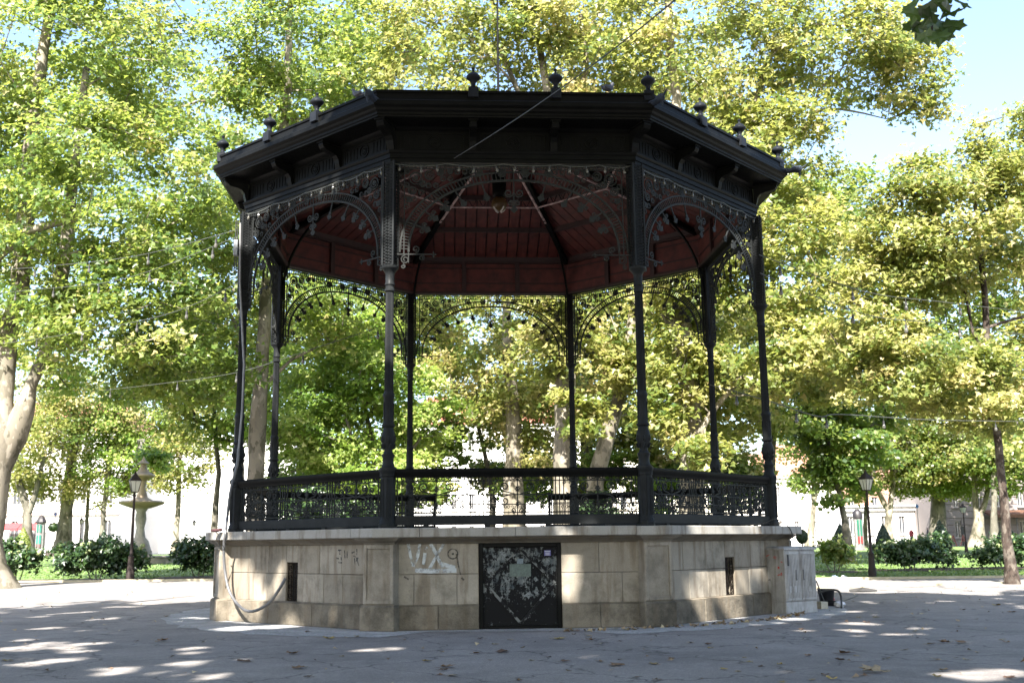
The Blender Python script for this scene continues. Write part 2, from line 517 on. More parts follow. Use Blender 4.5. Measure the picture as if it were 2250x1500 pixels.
def grow(name, label, stems, crowns, leafmat, barkmat, seed, group=None, leaf=0.21, simple_leaf=False, tip=0.018, cat='tree', bias=0.0, flat=0.52, base=None, keep=None, attach_low=0.35, roots=True):
    """stems: polylines of (x,y,z,radius); the first starts on the ground.
    crowns: (centre, (rx,ry,rz), clumps, leaves per clump, spread)"""
    rs = np.random.RandomState(seed)
    rnd = random.Random(seed)
    root_p = Vector(stems[0][0][:3]) if base is None else Vector(base)
    T = thing(name, label, cat, root_p, 0, group)
    org = np.array(root_p)
    mb = MB()
    sk = Skel()
    for st in stems:
        pts = [np.array(q[:3], float) - org for q in st]
        rr = [q[3] for q in st]
        # resample with a little wander
        P, Rr = [], []
        for i in range(len(pts) - 1):
            L = np.linalg.norm(pts[i + 1] - pts[i])
            k = max(2, int(L / 0.8))
            for j in range(k):
                f = j / k
                w = rs.normal(size=3) * min(rr[i], .25) * 0.10 * (0 if (i == 0 and j == 0) else 1)
                P.append(pts[i] * (1 - f) + pts[i + 1] * f + w); Rr.append((rr[i] * (1 - f) + rr[i + 1] * f) * (1 + rs.uniform(-.05, .05)))
        P.append(pts[-1]); Rr.append(rr[-1])
        if st is stems[0] and roots:
            Rr[0] *= 1.55; Rr[1] *= 1.12
            P[0] = P[0] - np.array([0, 0, .12])
        mb.tube([Vector(q) for q in P], Rr, 12)
        par = -1
        n0 = max(0, int(len(P) * (attach_low if st is stems[0] else 0.15)))
        for i in range(n0, len(P)):
            par = sk.add(P[i], par, Rr[i])
    pos, nrm, tone = [], [], []
    for (c, r, k, nl, spread) in crowns:
        c = np.array(c, float) - org
        if cat == 'tree': k, nl = int(k * KM), int(nl * LM)
        r = np.array(r, float)
        cl = []
        tries = 0
        while len(cl) < k and tries < k * 40:
            tries += 1
            d = rs.normal(size=3); d /= np.linalg.norm(d)
            q = c + d * r * rs.uniform(0.12, 1.0) ** 0.45
            if all(np.linalg.norm((q - o) / np.array([1, 1, .8])) > spread * 0.62 for o in cl): cl.append(q)
        arr = np.array([sk.p[i] for i in range(len(sk.p))])
        cl.sort(key=lambda q: np.min(np.linalg.norm(arr - q, axis=1)))
        for q in cl:
            arr = np.array(sk.p)
            dv = q - arr
            dist = np.linalg.norm(dv, axis=1) + np.maximum(0, -dv[:, 2]) * 1.2
            b = int(np.argmin(dist))
            p0 = arr[b]
            L = np.linalg.norm(q - p0)
            segs = max(1, int(L / 1.2))
            par = b
            for j in range(1, segs + 1):
                f = j / segs
                w = rs.normal(size=3) * 0.10 * L / segs * (f < 1)
                bow = np.array([0, 0, 0.10 * L * math.sin(math.pi * f)])
                par = sk.add(p0 * (1 - f) + q * f + w + bow, par)
            n = int(nl * rs.uniform(.7, 1.3))
            off = rs.normal(size=(n, 3)) * np.array([1, 1, flat]) * spread * (0.50 if cat == 'tree' else .55)
            ln = np.linalg.norm(off, axis=1, keepdims=True)
            off *= np.minimum(1, 1.5 * spread / (ln + 1e-6))
            off[:, 2] -= 0.10 * (off[:, 0] ** 2 + off[:, 1] ** 2) / max(spread, .2)
            pos.append(q + off)
            outw = (q - c) / r
            nn = np.array([0, 0, 0.9]) + outw * 0.45 + np.array([-.1, -.35, 0]) + rs.normal(size=(n, 3)) * 0.55
            nrm.append(nn)
            ct = np.clip(0.40 + bias + rs.normal() * 0.21, 0, 1)
            tone.append(np.clip(ct + rs.normal(size=n) * 0.17 + (rs.rand(n) > .985) * .5, 0, 1))
    # radii
    nN = len(sk.p)
    kids = [[] for _ in range(nN)]
    for i, pa in enumerate(sk.par):
        if pa >= 0: kids[pa].append(i)
    rad = [0.0] * nN
    for i in range(nN - 1, -1, -1):
        if sk.tr[i] is not None: rad[i] = sk.tr[i]; continue
        a = sum(rad[k] ** 2.3 for k in kids[i])
        rad[i] = max(tip, a ** (1 / 2.3))
    for i in range(nN):
        for k in kids[i]:
            if sk.tr[k] is None:
                # follow the heaviest child to draw long limbs as one tube
                if sk.tr[i] is None and k == max(kids[i], key=lambda z: rad[z]): continue
                path, rr = [sk.p[i]], [min(rad[k] * 1.15, (sk.tr[i] or rad[i]) * .8)]
                j = k
                while True:
                    path.append(sk.p[j]); rr.append(rad[j])
                    nx = [z for z in kids[j]]
                    if not nx: break
                    j = max(nx, key=lambda z: rad[z])
                mb.tube([Vector(q) for q in path], rr, 6 if rr[0] > .05 else 4, cap=False)
    put('trunk', mb.mesh('trunk', barkmat, True), T)
    if pos:
        pos = np.concatenate(pos); nrm = np.concatenate(nrm); tone = np.concatenate(tone)
        if keep is not None:
            kp = keep(pos + org)
            pos, nrm, tone = pos[kp], nrm[kp], tone[kp]
        size = leaf * (LS if cat == 'tree' else 1) * rs.uniform(.6, 1.25, len(pos))
        put('crown', leaf_mesh('crown', pos, nrm, size, tone, leafmat, rs, simple_leaf), T)
    return T

def stem_px(lst, d, ground=True):
    """[(px, py, width_px, [d])] -> stem polyline; the first point is put on the ground"""
    out = []
    for i, q in enumerate(lst):
        dd = q[3] if len(q) > 3 else d
        p = at(q[0], q[1], dd)
        if i == 0 and ground: p.z = gz(p.y)
        out.append((p.x, p.y, p.z, q[2] / 2 * dd / FPX))
    return out

def C(px, py, d, rx, ry, rz, k, nl=110, spread=1.0):
    p = at(px, py, d)
    return (tuple(p), (rx, ry, rz), k, nl, spread)

#TREES#
# ------------------------------------------------------------------ bandstand
K225 = math.pi / 8
def AP(r): return r * math.cos(K225)
def HW(r): return r * math.sin(K225)
BS = thing('bandstand', 'octagonal black iron bandstand with a red boarded ceiling on a pale limestone base', 'bandstand', (0, 0, 0), TH)
rb = random.Random(21)

def side_strip(mb, prof, close=False):
    """sweep a (radius, z) profile along one side of the octagon (front frame), mitred at both corners"""
    vs = []
    for r, z in prof: vs += [(-HW(r), -AP(r), z), (HW(r), -AP(r), z)]
    n = len(prof)
    fs = [(2 * i, 2 * i + 1, 2 * i + 3, 2 * i + 2) for i in range(n - 1)]
    if close: fs.append((2 * n - 2, 2 * n - 1, 1, 0))
    mb.add(vs, fs)
    return mb
def spin(name, me, parent=BS, ks=range(8), rz0=0.0):
    return [put(name, me, parent, (0, 0, 0), k * math.pi / 4 + rz0) for k in ks]
def corner_spin(name, me, parent=BS, ks=range(8)):
    """meshes modelled at the front (-y) moved to the eight corners"""
    return [put(name, me, parent, (0, 0, 0), (k - 0.5) * math.pi / 4) for k in ks]

# --- stone base: core, then every stone
mb = MB(); mb.lathe([(0.0, AP(6.02) / math.cos(K225)), (1.56, 6.02)], 8)
base = mb.build('stone_base', M['core'], BS, rz=0.0)
WR = 6.25
WY = -AP(WR)
DU0, DU1, DZ = -0.70, 0.735, 1.455
def splits(u0, u1, n, jit):
    w = (u1 - u0) / n
    return [u0] + [u0 + w * i + rb.uniform(-jit, jit) * w for i in range(1, n)] + [u1]
def stone(k, u0, u1, z0, z1, yf, mat, ch=0.008, g=0.003):
    m_ = MB().block(u0 + g, u1 - g, z0 + g, z1 - g, yf - rb.uniform(0, .006), yf + 0.25, ch).mesh('stone_block', mat)
    put('stone_block', m_, base, (0, 0, 0), k * math.pi / 4)
ED = 2.17
for k in range(8):
    if k == 0:
        cs = [[(-ED, -1.40), (-1.40, DU0)], [(DU1, 1.40), (1.40, ED)]], \
             [[(-ED, -1.82), (-1.82, -1.08), (-1.08, DU0)], [(DU1, 1.80), (1.80, ED)]], \
             [[(-ED, -1.44), (-1.44, DU0)], [(DU1, 1.40), (1.40, ED)]]
        for row, (z0, z1, yf, mt_) in zip(cs, ((0, .405, WY - .065, 'plinth'), (.42, .935, WY, 'lime'), (.935, 1.455, WY, 'lime'))):
            for half in row:
                for a, b in half: stone(k, a, b, z0, z1, yf, M[mt_], 0.012 if mt_ == 'plinth' else 0.005)
        continue
    vent = k in (1, 7)
    vu = .13 if k == 1 else -.10
    a = splits(-ED, ED, 3, .15)
    for i in range(3): stone(k, a[i], a[i + 1], 0, .405, WY - .065, M['plinth'], 0.012)
    if vent:
        for s0, s1 in ((-ED, vu - .17), (vu + .17, ED)):
            a = splits(s0, s1, 3, .2)
            for i in range(3): stone(k, a[i], a[i + 1], .42, .935, WY, M['lime'])
            a = splits(s0, s1, 3, .2)
            for i in range(3): stone(k, a[i], a[i + 1], .935, 1.455, WY, M['lime'])
        stone(k, vu - .17, vu + .17, 1.135, 1.455, WY, M['lime'])
    else:
        for z0, z1 in ((.42, .935), (.935, 1.455)):
            a = splits(-ED, ED, 5, .25)
            for i in range(5): stone(k, a[i], a[i + 1], z0, z1, WY, M['lime'])
# sloping top of the plinth course
mb = MB(); side_strip(mb, [(6.32, .405), (6.27, .425), (6.2, .425)])
spin('plinth_ledge', mb.mesh('plinth_ledge', M['plinth']), base, range(1, 8))
for u0, u1 in ((-2.3, DU0), (DU1, 2.3)):
    mb = MB(); mb.prism([(-AP(6.32), .400), (-AP(6.27), .425), (-AP(6.2), .425), (-AP(6.2), .400)], 0, u0, u1)
    mb.build('plinth_ledge', M['plinth'], base)
# corner piers with a sunk panel
PR = 6.335
mb = MB()
pw, fr = .285, .065
mb.block(-pw, pw, .43, 1.455, -PR, -5.8, .006)
pier_core = mb
mb2 = MB()
for u0, u1, z0, z1 in ((-pw + .003, -pw + fr, .45, 1.44), (pw - fr, pw - .003, .45, 1.44), (-pw + fr, pw - fr, .45, .45 + fr), (-pw + fr, pw - fr, 1.44 - fr, 1.44)):
    mb2.block(u0, u1, z0, z1, -PR - .026, -PR + .02, .008)
mb3 = MB()
mb3.block(-.325, .325, 0, .40, -PR - .065, -5.8, .014)
mb3.add([(-.325, -PR - .064, .398), (.325, -PR - .064, .398), (.29, -PR - .02, .432), (-.29, -PR - .02, .432), (-.325, -5.8, .398), (.325, -5.8, .398), (.29, -5.8, .432), (-.29, -5.8, .432)],
        [(0, 1, 2, 3), (1, 5, 6, 2), (4, 0, 3, 7), (3, 2, 6, 7)])
me1, me2, me3 = pier_core.mesh('corner_pier', M['pier']), mb2.mesh('panel_frame', M['pier']), mb3.mesh('plinth_block', M['plinth'])
for k in range(8):
    p_ = put('corner_pier', me1, BS, (0, 0, 0), (k - .5) * math.pi / 4)
    put('panel_frame', me2, p_)
    put('plinth_block', me3, p_)
# moulding and coping
prof = [(6.24, 1.455), (6.30, 1.458), (6.315, 1.475), (6.37, 1.50), (6.45, 1.535), (6.46, 1.557), (6.2, 1.559)]
spin('moulding', side_strip(MB(), prof).mesh('moulding', M['cove']))
mb = MB()
pp = [(-.30, 1.455), (-.30, 1.48), (-.36, 1.51), (-.44, 1.56)]
y0s = [-PR - .012, -PR - .03, -PR - .08, -PR - .13]
vs = []
for (u, z), y in zip(pp, y0s): vs += [(u, y, z), (-u, y, z), (u, -5.7, z), (-u, -5.7, z)]
fs = []
for i in range(3):
    b = 4 * i
    fs += [(b, b + 1, b + 5, b + 4), (b + 2, b, b + 4, b + 6), (b + 1, b + 3, b + 7, b + 5)]
mb.add(vs, fs)
corner_spin('pier_moulding', mb.mesh('pier_moulding', M['cove']))
CR = 6.60
def coping_slab(u0, u1, mit0, mit1):
    """slab between u0 and u1; mit = True cuts the end along the corner"""
    prof = [(CR - .02, 1.560), (CR, 1.575), (CR, 1.712), (CR - .012, 1.724), (5.45, 1.727), (5.45, 1.562)]
    vs = []
    for r, z in prof:
        vs += [((-HW(r) if mit0 else u0), -AP(r), z), ((HW(r) if mit1 else u1), -AP(r), z)]
    n = len(prof)
    fs = [(2 * i, 2 * i + 1, (2 * i + 3) % (2 * n), (2 * i + 2) % (2 * n)) for i in range(n)] + [tuple(range(0, 2 * n, 2))[::-1], tuple(range(1, 2 * n, 2))]
    mb = MB(); mb.add(vs, fs)
    return mb.mesh('coping_stone', M['coping'])
cop = put('coping', MB().lathe([(1.60, 5.44), (1.70, 5.44)], 8).mesh('coping', M['core']), BS)
for k in range(8):
    cuts = {0: [-1.72, -.08, 2.02], 7: [-.9, 1.95], 1: [-1.5, .75]}.get(k, [-1.2, 1.1])
    g = 0.004
    xs_ = [None] + cuts + [None]
    for i in range(len(xs_) - 1):
        a, b = xs_[i], xs_[i + 1]
        o = put('coping_stone', coping_slab(None if a is None else a + g, None if b is None else b - g, a is None, b is None), cop, (0, 0, rb.uniform(-.004, .004)), k * math.pi / 4)
mb = MB(); mb.lathe([(1.60, 5.5), (1.700, 5.5)], 8)
mb.build('deck_floor', M['deck'], BS)

# --- iron door in the front of the base
mt, t, p = nodes('black_door_with_torn_posters')
v = coords(t)
n1 = noise(t, 4.6, 9, 0.82, v)
n2 = noise(t, 9.0, 5, 0.65, v)
sep = N(t, 'ShaderNodeSeparateXYZ'); t.links.new(v, sep.inputs[0])
hi = N(t, 'ShaderNodeMapRange'); hi.inputs[1].default_value = .25; hi.inputs[2].default_value = .75; hi.inputs[3].default_value = -.09; hi.inputs[4].default_value = 0.03
t.links.new(sep.outputs['Z'], hi.inputs[0])
ad = N(t, 'ShaderNodeMath'); ad.operation = 'ADD'; t.links.new(n1, ad.inputs[0]); t.links.new(hi.outputs[0], ad.inputs[1])
n3 = noise(t, 1.0, 6, 0.8, coords(t, 'Object', (16, 16, 5)))
av = N(t, 'ShaderNodeMath'); av.operation = 'MULTIPLY_ADD'; t.links.new(n3, av.inputs[0]); av.inputs[1].default_value = 0.55; t.links.new(ad.outputs[0], av.inputs[2])
mask = ramp(t, av.outputs[0], [(0.80, (0, 0, 0)), (0.83, (1, 1, 1))])
paper = ramp(t, n2, [(0.3, (0.04, 0.052, 0.06)), (0.5, (0.105, 0.115, 0.113)), (0.7, (0.22, 0.226, 0.22))])
t.links.new(mix(t, mask, (0.005, 0.005, 0.0055), paper), p.inputs['Base Color'])
p.inputs['Roughness'].default_value = 0.7
p.inputs['Specular IOR Level'].default_value = 0.15
M['door'] = mt
mt, t, p = nodes('scraped_bar_paint')
v = coords(t)
n1 = noise(t, 8.0, 6, 0.7, v)
t.links.new(ramp(t, n1, [(0.5, (0.007, 0.007, 0.008)), (0.55, (0.14, 0.145, 0.14))]), p.inputs['Base Color'])
p.inputs['Specular IOR Level'].default_value = 0.15
p.inputs['Roughness'].default_value = 0.6
M['door_bar'] = mt
mb = MB(); mb.block(DU0 + .07, DU1 - .07, .05, DZ - .06, WY + .02, WY + .2, .004)
door = mb.build('door', M['door'], BS)
mb = MB()
yf = WY - .025
for u0, u1, z0, z1 in ((DU0 + .002, DU0 + .075, 0, DZ - .002), (DU1 - .075, DU1 - .002, 0, DZ - .002), (DU0 + .075, DU1 - .075, DZ - .075, DZ - .002), (DU0 + .075, DU1 - .075, 0, .06)):
    mb.block(u0, u1, z0, z1, yf, WY + .2, .008)
mb.build('door_frame', M['iron'], door)
cx_, top_, bot_, lf_, rg_, mz_ = .02, DZ - .10, .09, DU0 + .12, DU1 - .11, .76
cs = [(cx_, top_), (rg_, mz_), (cx_, bot_), (lf_, mz_)]
for i in range(4):
    (ax, az), (bx, bz) = cs[i], cs[(i + 1) % 4]
    mb = MB(); mb.tube([(ax, WY + .012, az), (bx, WY + .012, bz)], .032, 4, flat=(0, 1, 0))
    mb.build('diagonal_bar', M['door_bar'], door)
def plate(name, u, z, w, h, y, mat, parent, rot=0.0):
    mb = MB(); mb.box((0, 0, 0), (w, .004, h))
    o = mb.build(name, mat, parent)
    o.location = (u, y, z); o.rotation_euler = (0, rot, 0)
    return o
plate('sign_plate', 0.02, .985, .37, .21, WY - .004 + .012, simple('weathered_green_poster', (.085, .11, .095), .7, .3, 20, pos=False), door)
plate('sticker', 0.02, 1.14, .11, .085, WY + .010, simple('pale_blue_sticker', (.12, .15, .17), .6, .3, 20), door)
st = plate('sticker', .50, 1.275, .115, .095, WY + .010, simple('violet_sticker', (.07, .065, .20), .5, .2, 20), door)
mb = MB()
for i, (a, b) in enumerate(((.03, .06), (.0, .05), (-.03, .045))): mb.box((.50, WY + .006, 1.275 + a), (b * 1.6, .004, .010))
mb.build('sticker_print', simple('white_print', (.5, .5, .55), .5, .1), door)
pl = simple('torn_paper', (.125, .135, .135), .8, .8, 26)
for u, z, w, h, r_ in ((-.27, 1.27, .17, .13, .5), (.50, 1.13, .09, .06, .7), (.16, .56, .17, .15, .78), (.30, .62, .10, .16, .2), (.29, .83, .09, .10, .1), (.43, .72, .07, .07, .6)):
    n_ = 16
    mb = MB()
    pts = [(u + w / 2 * math.cos(2 * math.pi * i / n_ + r_) * rb.uniform(.4, 1.15), z + h / 2 * math.sin(2 * math.pi * i / n_ + r_) * rb.uniform(.4, 1.15)) for i in range(n_)]
    mb.prism(pts, 1, WY + .0145, WY + .0185)
    mb.build('poster_scrap', pl, door)

# --- scroll helpers
def spiral(cx, cz, r, turns, a0, dirn, y=0.0, n=14, r1=0.25):
    pts = []
    for i in range(n + 1):
        f = i / n
        a = a0 + dirn * turns * 2 * math.pi * f
        rr = r * (1 - f * (1 - r1))
        pts.append((cx + rr * math.cos(a), y, cz + rr * math.sin(a)))
    return pts
def ring(mb, cx, cz, r, t_, y=0.0, n=12):
    pts = [(cx + r * math.cos(2 * math.pi * i / n), y, cz + r * math.sin(2 * math.pi * i / n)) for i in range(n + 1)]
    mb.tube(pts, t_, 4, cap=False)
def flower(mb, cx, cz, r, y=0.0, th=.012, pet=6):
    for i in range(pet):
        a = 2 * math.pi * i / pet
        c_, s_ = math.cos(a), math.sin(a)
        q = [(0, 0), (r * .55, r * .26), (r, 0), (r * .55, -r * .26)]
        mb.prism([(cx + x * c_ - z * s_, cz + x * s_ + z * c_) for x, z in q], 1, y - th, y + th)

# --- ventilation grilles
mb = MB(); mb.box((0, WY + .16, .785), (.34, .02, .71))
me_b = mb.mesh('ventilation_grille', simple('black_void', (.01, .01, .01), .9))  # black back sheet paints the darkness inside the vent opening
mb = MB()
for u in (-.16, -.055, .055, .16): mb.tube([(u, WY + .04, .435), (u, WY + .04, 1.13)], .009, 4)
for z in (.44, .62, .785, .95, 1.12): mb.tube([(-.165, WY + .04, z), (.165, WY + .04, z)], .009, 4)
for z in (.53, .70, .87, 1.04):
    for sx in (-1, 1):
        mb.tube(spiral(sx * .09, z, .06, 1.3, 0 if sx < 0 else math.pi, sx, WY + .035, 10), .008, 4)
me_g = mb.mesh('grille_scrolls', mat_iron('rusty_grille', (.014, .010, .008), (.06, .042, .034)))
for k in (1, 7):
    vu = .13 if k == 1 else -.10
    a_ = k * math.pi / 4
    o = put('ventilation_grille', me_b, BS, (vu * math.cos(a_), vu * math.sin(a_), 0), a_)
    tag(put('grille_scrolls', me_g, o), kind='stuff')

# --- graffiti: paint on the stones
def stroke(mb, pts, w, y):
    q = [Vector((x, y, z)) for x, z in pts]
    for i in range(len(q)):
        pass
    L, Rr = [], []
    for i, p in enumerate(q):
        t_ = (q[min(i + 1, len(q) - 1)] - q[max(i - 1, 0)]).normalized()
        n_ = Vector((-t_.z, 0, t_.x)) * (w / 2) * (0.8 + .4 * rb.random())
        L.append(p + n_); Rr.append(p - n_)
    k = len(q)
    mb.add(L + Rr, [(i, i + 1, k + i + 1, k + i) for i in range(k - 1)])
def wallpx(px, py):
    """point on the front wall seen at a pixel -> (u, z) in the front frame"""
    a = at(px, py, 10) - CAM
    n_ = Vector((math.sin(TH), -math.cos(TH), 0))
    s_ = (AP(WR) - CAM.dot(n_)) / a.dot(n_)
    P = CAM + a * s_
    return (P.x * math.cos(TH) + P.y * math.sin(TH), P.z)
mt, t, p = nodes('faded_white_spray')
v = world_pos(t)
tb = N(t, 'ShaderNodeBsdfTransparent'); ms = N(t, 'ShaderNodeMixShader')
t.links.new(ramp(t, noise(t, 9, 6, .7, v), [(.34, (.15,) * 3), (.56, (.9,) * 3)]), ms.inputs[0])
p.inputs['Base Color'].default_value = (.42, .45, .465, 1)
t.links.new(tb.outputs[0], ms.inputs[1]); t.links.new(p.outputs[0], ms.inputs[2]); t.links.new(ms.outputs[0], t.nodes['Material Output'].inputs[0])
M['spray'] = mt
mt, t, p = nodes('worn_black_spray')
tb = N(t, 'ShaderNodeBsdfTransparent'); ms = N(t, 'ShaderNodeMixShader')
t.links.new(ramp(t, noise(t, 16, 6, .7, world_pos(t)), [(.38, (.25,) * 3), (.6, (.9,) * 3)]), ms.inputs[0])
p.inputs['Base Color'].default_value = (.018, .018, .02, 1)
t.links.new(tb.outputs[0], ms.inputs[1]); t.links.new(p.outputs[0], ms.inputs[2]); t.links.new(ms.outputs[0], t.nodes['Material Output'].inputs[0])
M['spray_black'] = mt
gy = WY - .0085
mb = MB()
for pts in ([(897, 1194), (902, 1220), (908, 1244)], [(923, 1192), (918, 1220), (909, 1244)], [(934, 1214), (930, 1240)], [(936, 1200), (937, 1205)],
            [(946, 1194), (958, 1215), (972, 1246)], [(976, 1193), (962, 1215), (944, 1248)]):
    stroke(mb, [wallpx(*q) for q in pts], .055, gy)
for q in ([(912, 1252), (950, 1254), (1003, 1252)], [(968, 1238), (1000, 1246)]): stroke(mb, [wallpx(*z) for z in q], .07, gy + .0005)
mb.build('white_graffiti', M['spray'], BS)
mb = MB()
cxg, czg = wallpx(995, 1216)
stroke(mb, [(cxg + .085 * math.cos(a), czg + .085 * math.sin(a)) for a in np.linspace(0, 2 * math.pi, 17)], .022, gy)
stroke(mb, [(cxg - .02, czg), (cxg + .02, czg)], .035, gy)
stroke(mb, [wallpx(*q) for q in ((1003, 1216), (1007, 1240), (1012, 1262))], .025, gy)
stroke(mb, [wallpx(*q) for q in ((1014, 1268), (1019, 1274))], .03, gy)
stroke(mb, [wallpx(*q) for q in ((888, 1266), (898, 1272))], .03, gy)
mb.build('black_graffiti', M['spray_black'], BS)
mb = MB()
for pts in ([(1.28, 1.36), (1.30, 1.28)], [(1.24, 1.36), (1.34, 1.36)], [(1.20, 1.22), (1.27, 1.21)], [(1.33, 1.24), (1.34, 1.18)], [(1.26, 1.14), (1.36, 1.14)],
            [(1.42, 1.36), (1.44, 1.22)], [(1.50, 1.34), (1.50, 1.22)], [(1.62, 1.31), (1.70, 1.33)], [(1.76, 1.38), (1.76, 1.27)], [(1.66, 1.26), (1.74, 1.24)], [(1.70, 1.22), (1.72, 1.10)], [(1.75, 1.23), (1.82, 1.09)], [(1.80, 1.23), (1.74, 1.16)]):
    stroke(mb, pts, .026, gy)
mb.build('black_graffiti', M['spray_black'], BS, rz=-math.pi / 4)

# --- columns
CRAD = 6.0
post = MB(); post.lathe([(1.724, .165), (1.80, .165), (1.815, .15), (1.86, .148), (1.875, .135), (2.62, .135), (2.635, .15), (2.70, .15), (2.72, .165), (2.765, .165)], 8, (0, -CRAD, 0))
me_post = post.mesh('post', M['column_iron'], True)
mb = MB()
for i in range(3):
    a = math.pi / 2 * 0 + (i - 1) * math.pi / 4
    Mx = Matrix.Rotation(a, 3, 'Z')
    for du in (-.034, .034):
        mb.box(Vector((0, -CRAD, 2.25)) + Mx @ Vector((du, -.128, 0)), (.012, .014, .66), Mx)
me_panel = mb.mesh('post_panel', M['column_iron'])
mb = MB()
mb.lathe([(2.764, .15), (2.79, .15), (2.80, .12), (2.87, .098), (2.95, .10), (3.0, .118), (3.02, .118), (3.04, .09), (3.09, .072), (3.15, .092), (3.22, .118), (3.32, .128), (3.40, .118), (3.46, .095), (3.50, .088), (3.52, .118), (3.55, .122), (3.57, .098), (3.60, .094), (3.80, .094), (4.04, .091), (4.06, .104), (4.10, .106), (4.12, .09), (4.15, .086)], 16, (0, -CRAD, 0))
for i in range(6):
    a = i * math.pi / 3
    mb.ball((.118 * math.cos(a), -CRAD + .118 * math.sin(a), 3.29), .032, .032, .06, 6, 5)
    mb.tube([(.10 * math.cos(a), -CRAD + .10 * math.sin(a), 3.12), (.125 * math.cos(a + .25), -CRAD + .125 * math.sin(a + .25), 3.20)], .018, 4)
    mb.tube([(.096 * math.cos(a), -CRAD + .096 * math.sin(a), 3.62), (.10 * math.cos(a), -CRAD + .10 * math.sin(a), 3.95)], .008, 4)
me_base = mb.mesh('column_base', M['column_iron'], True)
mb = MB()
n_ = 40
b0 = 0
for z, r in ((4.14, .083), (5.0, .079), (5.99, .074)):
    for j in range(n_):
        a = 2 * math.pi * j / n_
        rr = r if j % 2 else r - .011
        mb.v.append((rr * math.cos(a), -CRAD + rr * math.sin(a), z))
for i in range(2):
    for j in range(n_):
        a, d = i * n_ + j, i * n_ + (j + 1) % n_
        mb.f.append((a, d, d + n_, a + n_))
me_shaft = mb.mesh('shaft', M['column_iron'])
mb = MB(); mb.lathe([(5.985, .075), (6.0, .092), (6.04, .092), (6.055, .078), (6.10, .078), (6.115, .092), (6.14, .092), (6.16, .080), (6.30, .083), (6.33, .088), (6.37, .11), (6.41, .145), (6.425, .158), (6.465, .158), (6.475, .13)], 20, (0, -CRAD, 0))
me_cap = mb.mesh('capital', M['column_iron'], True)
mb = MB()
hw_ = .118
mb.box((0, -CRAD, 7.47), (.15, .15, 1.99))
for sx in (-1, 1):
    for sy in (-1, 1): mb.box((sx * (hw_ - .014), -CRAD + sy * (hw_ - .014), 7.47), (.034, .034, 1.995))
nz = 34
for f_ in range(4):
    Mx = Matrix.Rotation(f_ * math.pi / 2, 3, 'Z')
    for i in range(nz):
        z0 = 6.49 + 1.96 * i / nz
        z1 = 6.49 + 1.96 * (i + 1) / nz
        for sgn in (-1, 1):
            A = Mx @ Vector((-.085 * sgn, -hw_ + .012, 0)); B = Mx @ Vector((.085 * sgn, -hw_ + .012, 0))
            mb.tube([A + Vector((0, -CRAD, z0)), B + Vector((0, -CRAD, z1))], .009, 4, cap=False)
me_lat = mb.mesh('lattice_pier', M['column_iron'])
for k in range(8):
    c_ = put('column', me_shaft, BS, (0, 0, 0), (k - .5) * math.pi / 4)
    for nm, me in (('post', me_post), ('post_panel', me_panel), ('column_base', me_base), ('capital', me_cap), ('lattice_pier', me_lat)): put(nm, me, c_)

